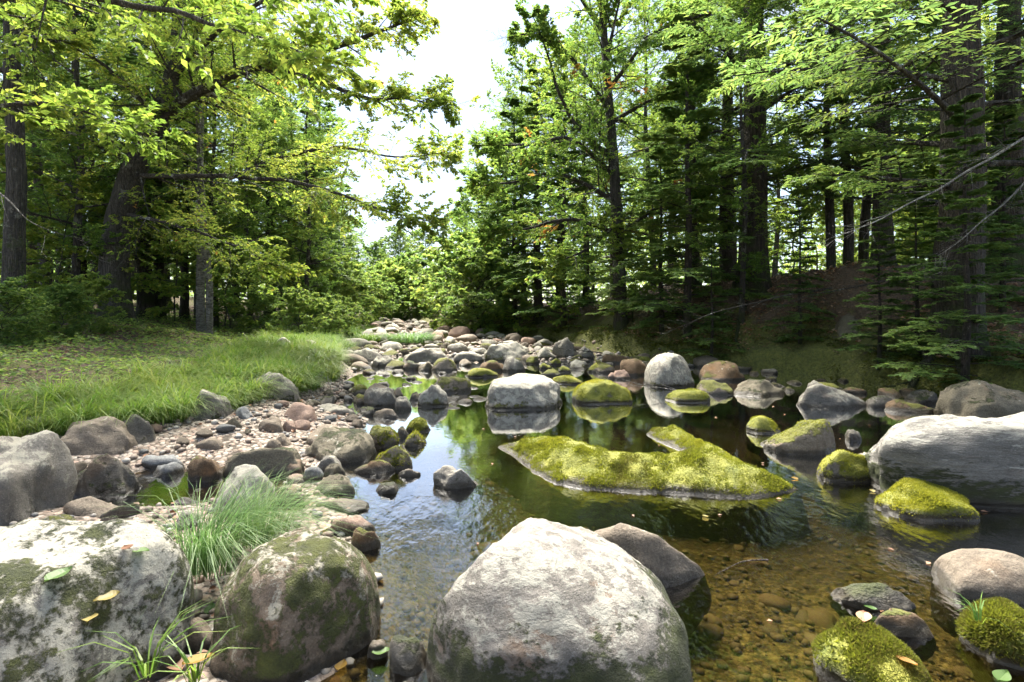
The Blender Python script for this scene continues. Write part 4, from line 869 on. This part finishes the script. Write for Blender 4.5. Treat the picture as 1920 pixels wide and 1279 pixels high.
# understory
BS = [(60, 8.4), (110, 8.9), (20, 7.6), (165, 9.8)]
for i, (px, d) in enumerate(BS):
    plant('U1', px, d, ordinal(BS, i) + ' low bush from the left edge in the shade under the left wood', 'shrub', 'bushes under the left wood', s=.5 + .06 * i)
SS = [(560, 13.6), (610, 15.5), (635, 17.5), (500, 14.5)]
for i, (px, d) in enumerate(SS):
    plant('U1', px, d, ordinal(SS, i) + ' sunlit shrub towards the stream at the end of the grass bank', 'shrub', 'sunlit shrubs on the left bank', s=.85)
SL = [(110, 11.5, 'S1'), (130, 13.5, 'S1'), (265, 14, 'S1'), (320, 13.5, 'S2'), (420, 15, 'S1'), (480, 16.5, 'S2'), (0, 11.5, 'S1'), (560, 19, 'S1'), (60, 14, 'S2'), (230, 15, 'S1'), (440, 14.4, 'S2')]
for i, (px, d, k) in enumerate(SL):
    plant(k, px, d, ordinal(SL, i) + ' thin understory sapling of the left wood, counted from the left edge', 'sapling', 'saplings of the left wood', s=.9 + .1 * (i % 4))
SR = [(1180, 15, 'S2'), (1060, 17.5, 'S2'), (1480, 16, 'S1'), (1530, 17, 'S1'), (1660, 14, 'S1'), (1720, 12.5, 'S2'), (1850, 11.5, 'S1'), (975, 20, 'S2')]
for i, (px, d, k) in enumerate(SR):
    plant(k, px, d, ordinal(SR, i) + ' thin sapling on the right bank, counted from the stream outwards', 'sapling', 'saplings of the right bank', s=.9 + .1 * (i % 4))

# ------------------------------------------------------------------ grass
def blades(base, az, ln, lean, wd, r):
    n = len(base); d = np.stack([np.cos(az), np.sin(az), az * 0], -1); s = np.stack([-np.sin(az), np.cos(az), az * 0], -1)
    prof = [(0, 0, 1), (.33, .10, .85), (.66, .42, .6), (1, .92, 0)]; V = []
    for t, o, wv in prof:
        h = ln * (t - .55 * lean * t * t * t); c = base + d * (ln * lean * o)[:, None] + np.array([0, 0, 1.]) * h[:, None]
        V += [c] if wv == 0 else [c - s * (wd * wv)[:, None], c + s * (wd * wv)[:, None]]
    V = np.stack(V, 1).reshape(-1, 3); k = np.arange(n)[:, None] * 7
    T = [(0, 1, 3), (0, 3, 2), (2, 3, 5), (2, 5, 4), (4, 5, 6)]
    return V, np.concatenate([k + np.array([t]) for t in T], 1).reshape(-1, 3), np.repeat(r.rand(n), 5)
def tussock_blades(cx, cyy, nb, rad, ln, r, bias=(0, 0), wd=.0028):
    a = r.uniform(0, 6.28, nb); q = rad * np.sqrt(r.rand(nb)); x = cx + np.cos(a) * q; y = cyy + np.sin(a) * q
    dx = np.cos(a) * (.3 + q / rad) + bias[0] + r.normal(size=nb) * .35; dy = np.sin(a) * (.3 + q / rad) + bias[1] + r.normal(size=nb) * .35
    return x, y, np.arctan2(dy, dx), ln * r.uniform(.5, 1.15, nb), r.uniform(.55, 1.45, nb), np.full(nb, wd) * r.uniform(.6, 1.3, nb)
def grass_obj(name, clumps, mat, r, loc=None, wd=.0028):
    xs = [tussock_blades(c[0], c[1], c[2], c[3], c[4], r, c[5], c[6] if len(c) > 6 else wd) for c in clumps]
    x, y, az, ln, le, wd_ = [np.concatenate(k) for k in zip(*xs)]; o0 = np.zeros(3) if loc is None else np.array(loc)
    V, F, rn = blades(np.stack([x, y, terrain(x, y) - .01], -1) - o0, az, ln, le, wd_, r)
    return link(name, make_mesh(name, V, F, LM[mat], False, rn), None, o0)
r = np.random.RandomState(77); cl = []
while len(cl) < 900:
    y = 4.3 * (15 / 4.3) ** r.rand(); t = r.rand() ** 1.5 * np.interp(y, [4, 6, 9, 15], [1.2, 1.5, 1.7, 2.0]); x = Gf(y) - t + .12
    if vnoise(np.array([[x, y, 0]]), 1.1, 44)[0] < -.12 * (t > .3) - .35: continue
    if x < -y * 1.08: continue
    if not all((x - a) ** 2 + (y - b) ** 2 > (c * .75) ** 2 for a, b, c in FOOT): continue
    cl.append((x, y, 44, .07 + .06 * r.rand(), r.choice([.28, .40, .54]) * r.uniform(.8, 1.15), (.35 + r.normal() * .3, -.35 + r.normal() * .3), .0026 + .0002 * y))
tag(grass_obj('grass', cl, 'grass', r), 'long bright green sedge growing along the left bank', 'grass', kind='stuff')
cl = []
while len(cl) < 260:
    y = 15 * (34 / 15) ** r.rand(); x = Wf(y) - 1.6 * r.rand() + .5 * r.rand(); cl.append((x, y, 26, .2, r.uniform(.25, .5), (.2, -.2), .009))
tag(grass_obj('far_grass', cl, 'grass', r), 'pale green grass fringe along the far stream edge', 'grass', kind='stuff')
def tussock(px, py, z, nb, rad, ln, mat, label, bias=(0, 0), wd=.0028, group=None):
    d = (CH - z) * FPX / (py - HZ); x = (px - CX) / FPX * d; zz_ = T1(x, d)
    o = grass_obj('grass_tussock', [(x, d, nb, rad, ln, bias)], mat, r, (x, d, zz_), wd); o.location.z = max(zz_, z); return tag(o, label, 'grass tussock', group)
tussock(395, 1055, .12, 560, .13, .52, 'sedge', 'fine bluish green sedge tussock between the white slab and the dotted boulder', (.7, .1), .0020)
tussock(500, 1005, .10, 480, .15, .40, 'sedge', 'sedge tuft arching over the top of the moss dotted boulder', (.6, .1), .0020)
tussock(275, 1262, .12, 22, .02, .26, 'grass', 'small grass sprig at the bottom beside the white slab', (0, 0), .0035)
tussock(365, 1275, .12, 18, .02, .22, 'grass', 'few grass blades among brown leaves at the bottom edge', (0, 0), .0033)
tussock(1835, 1160, .16, 12, .015, .13, 'grass', 'tiny grass sprig on the lower right mossy stone', (0, 0), .0028)
tussock(515, 742, .1, 260, .13, .3, 'grass', 'grass tuft in front of the mottled grey boulder', (.1, -.3), .0035)
tussock(560, 742, .1, 220, .12, .3, 'grass', 'grass tuft right of the mottled grey boulder on muddy roots', (.2, -.3), .0035)
tussock(320, 792, .1, 300, .14, .42, 'grass', 'arching grass tuft hanging over the gravel next to the grey grass boulder', (.4, -.5), .003)
tussock(770, 640, .15, 900, .75, .5, 'sedge', 'dark green sedge clump in the middle of the far riffle', (0, -.1), .011)
tussock(690, 637, .15, 500, .5, .42, 'grass', 'bright grass clump beside the sun bleached slab', (0, -.1), .011)

# ------------------------------------------------------------------ ground cover, ferns, litter
def scatter_leaves(name, x, y, size, mat, label, kind_='stuff', lift=.012, tilt=.5, zadd=None, wid=.33, cat='leaves'):
    n = len(x); z = terrain(x, y) + lift * r.rand(n) + (0 if zadd is None else zadd); P = np.stack([x, y, z], -1)
    a = r.uniform(0, 6.28, n); D = nrm(np.stack([np.cos(a), np.sin(a), r.normal(size=n) * tilt * .4], -1)); Nn = nrm(np.array([0, 0, 1.]) + r.normal(size=(n, 3)) * tilt); Wd = nrm(np.cross(D, Nn)); Nn = np.cross(Wd, D)
    s = (size * r.uniform(.6, 1.3, n))[:, None]; V = np.stack([P, P + D * s * .45 + Wd * s * wid + Nn * s * .12, P + D * s, P + D * s * .45 - Wd * s * wid + Nn * s * .12], 1).reshape(-1, 3)
    k = np.arange(n)[:, None] * 4; F = np.concatenate([k + np.array([[0, 2, 1]]), k + np.array([[0, 3, 2]])], 1).reshape(-1, 3)
    o = link(name, make_mesh(name, V, F, LM[mat], False, np.repeat(r.rand(n), 2))); return tag(o, label, cat, kind=kind_)
n = 26000; y = 4.2 * (20 / 4.2) ** r.rand(n); t = .8 + 6.5 * r.rand(n); x = Gf(y) - t; q = (x > -y * 1.1); x, y = x[q], y[q]
nz_ = vnoise(np.stack([x, y, x * 0], -1), 1.4, 9); hgt = np.clip(.10 + .12 * nz_, .02, .3) * r.rand(len(x))
scatter_leaves('ground_cover', x, y, .045 + .002 * y, 'bush', 'low leafy plants carpeting the left bank behind the sedge', zadd=hgt * (Gf(y) - x < 5.2), cat='ground cover')
n = 20000; y = 5 * (24 / 5) ** r.rand(n); x = np.where(r.rand(n) < .35, Gf(y) - 3.0 - 6 * r.rand(n), Rf(y) + .45 + 5 * r.rand(n)); nn_ = vnoise(np.stack([x, y, x * 0], -1), 1.1, 19); q = (nn_ > -.25) & (np.abs(x) < y * 1.12 + .4)
scatter_leaves('leaf_litter', x[q], y[q], .06, 'litter', 'dry brown fallen leaves covering the bank under the trees', lift=.02, cat='leaf litter')
n = 500; y = 1.6 * (7 / 1.6) ** r.rand(n); x = Gf(y) + (Wf(y) - Gf(y)) * r.rand(n)
scatter_leaves('gravel_litter', x, y, .04, 'litter', 'dead leaves lying among the pebbles of the gravel bar', lift=.03, cat='leaf litter')
n = 14000; y = 6 * (24 / 6) ** r.rand(n); x = Rf(y) + .02 + .9 * r.rand(n) ** 1.5; q = vnoise(np.stack([x, y, x * 0], -1), 1.6, 29) > -.2; x, y = x[q], y[q]
scatter_leaves('moss_growth', x, y, .03 + .002 * y, 'mossd', 'moss and tiny plants fringing the edge of the right bank', lift=.05, tilt=.7, cat='moss')
# ferns on the right bank
def fern(x, y, label, s=.5, group=None):
    rr = np.random.RandomState(int(abs(x * 100) + y * 31)); nf = 7; az = np.arange(nf) * 6.28 / nf + rr.rand(nf)
    B = dict(P=np.zeros((nf, 3)), D=nrm(np.stack([np.cos(az), np.sin(az), np.full(nf, .75)], -1)), L=np.full(nf, s) * rr.uniform(.7, 1.1, nf), C=np.tile([0, 0, -.5], (nf, 1)), R=np.full(nf, .003))
    lv = leaves(B, 34, .10 * s / .5, .16, rr, .2, 1.25, .12, .02, .05)
    root = empty('fern', (x, y, T1(x, y))); V, F = branch_tubes(B, 4, 3); link('stalks', make_mesh('stalks', V, F, BM['twig'], True), root)
    link('fronds', make_mesh('fronds', lv[0], lv[1], LM['bush'], False, lv[2]), root); return tag(root, label, 'fern', group)
FN = [(930, 21), (960, 20.5), (1000, 19.6), (1040, 18.6), (1080, 17.6), (1010, 21), (1130, 16), (1170, 14.5), (1230, 13.5), (300, 11.2), (450, 13), (380, 11.6), (230, 10.6)]
for i, (px, d) in enumerate(FN):
    fern((px - CX) / FPX * d, d, ordinal(FN[9:] if i > 8 else FN[:9], i % 9) + (' fern from the stream on the mossy edge of the right bank' if px > 900 else ' fern from the left at the foot of the left wood'), .55, 'ferns on the right bank' if px > 900 else 'ferns of the left wood')

# ------------------------------------------------------------------ dead branches and sticks
def stick(name, pts, r0, label, mat='dead', forks=6, seed=0, cat='branch', fl=.45):
    rr = np.random.RandomState(seed); o0 = np.array(pts[0]); parts, B = polylimbs([[np.array(p) - o0 for p in pts]], [r0])
    if forks:
        B['R'] = B['R'] * 1.0; B2 = grow(B, forks, .6, .5, fl, rr, .1, 0, .3, .5); parts.append(branch_tubes(B2, 3, 4)); B3 = grow(B2, 3, .6, .5, .5, rr, .2, 0, .3, .5); parts.append(branch_tubes(B3, 2, 3))
    V, F = cat_meshes(parts); return tag(link(name, make_mesh(name, V, F, BM[mat], True), None, o0), label, cat)
stick('dead_branch', [unproj(1935, 250, 6.6), unproj(1800, 330, 6.4), unproj(1680, 400, 6.2), unproj(1560, 445, 6.1)], .018, 'bare grey dead hemlock bough sweeping in from the right edge', seed=1)
stick('dead_branch', [unproj(1935, 330, 6.8), unproj(1840, 420, 6.5), unproj(1760, 480, 6.3)], .013, 'shorter grey dead bough below the sweeping one at the right edge', seed=2)
stick('dead_branch', [unproj(1560, 540, 10.8), unproj(1440, 560, 10.2), unproj(1330, 590, 9.9), unproj(1270, 615, 9.8)], .022, 'fallen brushy branch lying down the leaf mound', 'twig', seed=3)
stick('dead_branch', [unproj(1700, 520, 9.6), unproj(1560, 545, 9.6), unproj(1450, 575, 9.5)], .018, 'second fallen brushy branch higher on the leaf mound', 'twig', seed=4)
stick('twig', [unproj(1296, 738, 7.6), unproj(1250, 728, 7.5), unproj(1190, 718, 7.4)], .008, 'thin pale twig over the water between mossy boulder and lichen boulder', forks=2, seed=5, cat='twig')
stick('twig', [unproj(1130, 662, 12.5), unproj(1070, 655, 12.4), unproj(1030, 650, 12.4)], .016, 'dark driftwood twig caught at the upright rounded boulder', 'twig', 3, 6, cat='twig')
stick('twig', [unproj(1700, 915, 3.7), unproj(1790, 935, 3.55), unproj(1850, 955, 3.5)], .006, 'thin sticks washed up behind the dome shaped mossy boulder', 'twig', 4, 7, cat='twig')
stick('twig', [unproj(1440, 1050, 2.62), unproj(1390, 1058, 2.6), unproj(1345, 1078, 2.48)], .005, 'golden twig lying in the water right of the huge front boulder', 'twig', 0, 8, cat='twig')
stick('dead_branch', [unproj(-10, 355, 6), unproj(25, 385, 6), unproj(60, 420, 6), unproj(120, 440, 6.2)], .012, 'pale bent dead stem in front of the mottled maple trunk', seed=9, forks=1)
stick('dead_branch', [unproj(150, 600, 10.5), unproj(180, 560, 10.8), unproj(215, 510, 11), unproj(250, 470, 11.2)], .03, 'crooked mossy dead limb leaning against the forked beech', 'beech', 2, 10)

def ground_stick(name, pts, r0, label, seed, forks=1, lift=.35):
    P = []
    for i in range(len(pts) - 1):
        for t in np.linspace(0, 1, 5)[:-1 if i < len(pts) - 2 else None]:
            x = pts[i][0] * (1 - t) + pts[i + 1][0] * t; y = pts[i][1] * (1 - t) + pts[i + 1][1] * t; P.append((x, y, T1(x, y) + r0 * lift))
    return stick(name, P, r0, label, 'beech', forks, seed, 'root', .3)
ground_stick('exposed_root', [(6.75, 7.75), (6.45, 7.3), (6.25, 6.9), (6.3, 6.5)], .085, 'gnarled root running from the huge hemlock down to the water', 11)
ground_stick('exposed_root', [(6.6, 7.9), (6.1, 7.9), (5.75, 8.2), (5.5, 8.6)], .075, 'root creeping left from the huge hemlock along the bank edge', 12)
ground_stick('exposed_root', [(6.95, 7.7), (7.2, 7.1), (7.1, 6.6)], .07, 'short root on the far side of the huge hemlock foot', 13)
ground_stick('exposed_root', [(6.1, 12.7), (5.4, 12.1), (5.0, 11.4), (4.9, 10.9)], .07, 'root running down the leaf mound below the thick leaning hemlock', 14)
n = 50; y = 2.0 * (9 / 2.0) ** r.rand(n); x = Wf(y) + .5 + (np.minimum(Rf(y) - .3, y * .98) - Wf(y) - .5) * r.rand(n); q = terrain(x, y) < -.08; x, y = x[q], y[q]
scatter_leaves('floating_leaves', x, y, .035, 'litter', 'scattered dead leaves floating on the pool', lift=0, tilt=.12, zadd=-terrain(x, y) + .004)
n = 5000; y = 6.5 * (15 / 6.5) ** r.rand(n); x = Rf(y) + .3 + 3.2 * r.rand(n); q = vnoise(np.stack([x, y, x * 0], -1), 1.2, 39) > -.05
scatter_leaves('mound_litter', x[q], y[q], .075, 'litter', 'thick drift of brown leaves on the mound of the right bank', lift=.05, tilt=.6, cat='leaf litter')
# ------------------------------------------------------------------ single fallen leaves
def fallen_leaf(px, py, z, size, mat, label, rot=0):
    d = (CH - z) * FPX / (py - HZ); rr = np.random.RandomState(int(px)); n = 9; t = np.linspace(0, 1, n); wv = np.sin(t ** .8 * math.pi) * .36
    V = [[tt - .5, s * wv[i], abs(s) * .08 + .05 * (tt - .5) ** 2] for i, tt in enumerate(t) for s in (-1, 0, 1)]; V = np.array(V) * size
    F = [(i * 3 + k, i * 3 + k + 1, i * 3 + k + 4, i * 3 + k + 3) for i in range(n - 1) for k in (0, 1)]
    o = link('fallen_leaf', make_mesh('fallen_leaf', V, F, LM[mat], False, np.full(len(F), rr.rand())), None, ((px - CX) / FPX * d, d, z)); o.rotation_euler = (rr.uniform(-.2, .2), rr.uniform(-.2, .2), rot)
    return tag(o, label, 'leaf')
FALL = [(264, 1033, .50, .06, 'green1', 'small green leaf on top of the white lichen slab'), (110, 1078, .48, .08, 'green1', 'green pointed leaf lying on the middle of the white slab'), (238, 1027, .5, .05, 'litter', 'reddish dead leaf beside the small green one on the white slab'),
 (200, 1120, .42, .07, 'yellow', 'olive yellow leaf on the moss of the white slab'), (168, 1160, .38, .06, 'yellow', 'pale narrow leaf on the dark moss of the slab'),
 (715, 1222, .03, .07, 'green1', 'bright green leaf on the water by the small wet tan stone'), (640, 1248, .02, .06, 'autumn', 'orange leaf on the water by the dotted boulder'), (1632, 1140, .06, .05, 'green1', 'small green leaf on the flat wet rock'), (1620, 1158, .03, .07, 'litter', 'tan leaf afloat beside the flat wet rock'),
 (1700, 1240, .02, .06, 'autumn', 'rusty leaf near the right flank of the bottom mossy stone'), (1880, 1268, .02, .07, 'green1', 'pale green leaf under the lower right mossy stone'), (1322, 968, .01, .05, 'yellow', 'pale leaf floating beyond the huge front boulder'), (1490, 897, .01, .05, 'autumn', 'orange leaf floating off the tip of the moss crescent'),
 (1636, 921, .01, .05, 'yellow', 'yellow leaf floating beside the dome shaped mossy boulder'), (330, 1248, .14, .09, 'litter', 'curled brown leaf on the pebbles by the bottom grass sprig'), (372, 1238, .14, .09, 'autumn', 'orange brown leaf on the pebbles below the dotted boulder'), (395, 1142, .2, .07, 'green1', 'yellowing leaf in the gap between slab and dotted boulder')]
bpy.context.view_layer.update(); dg = bpy.context.evaluated_depsgraph_get()
for i, (px, py, z, s, mt, lab) in enumerate(FALL):
    hit = sc.ray_cast(dg, Vector((0, 0, CH)), Vector(((px - CX) / FPX, 1, -(py - HZ) / FPX)).normalized())
    zz_ = hit[1].z + .006 if hit[0] and hit[1].z < 1.1 else z
    fallen_leaf(px, py, zz_, s, mt, lab, i * 1.3)
#print('objects', len(bpy.data.objects), 'tris', sum(len(me.polygons) * (2 if me.polygons and me.polygons[0].loop_total == 4 else 1) for me in bpy.data.meshes))
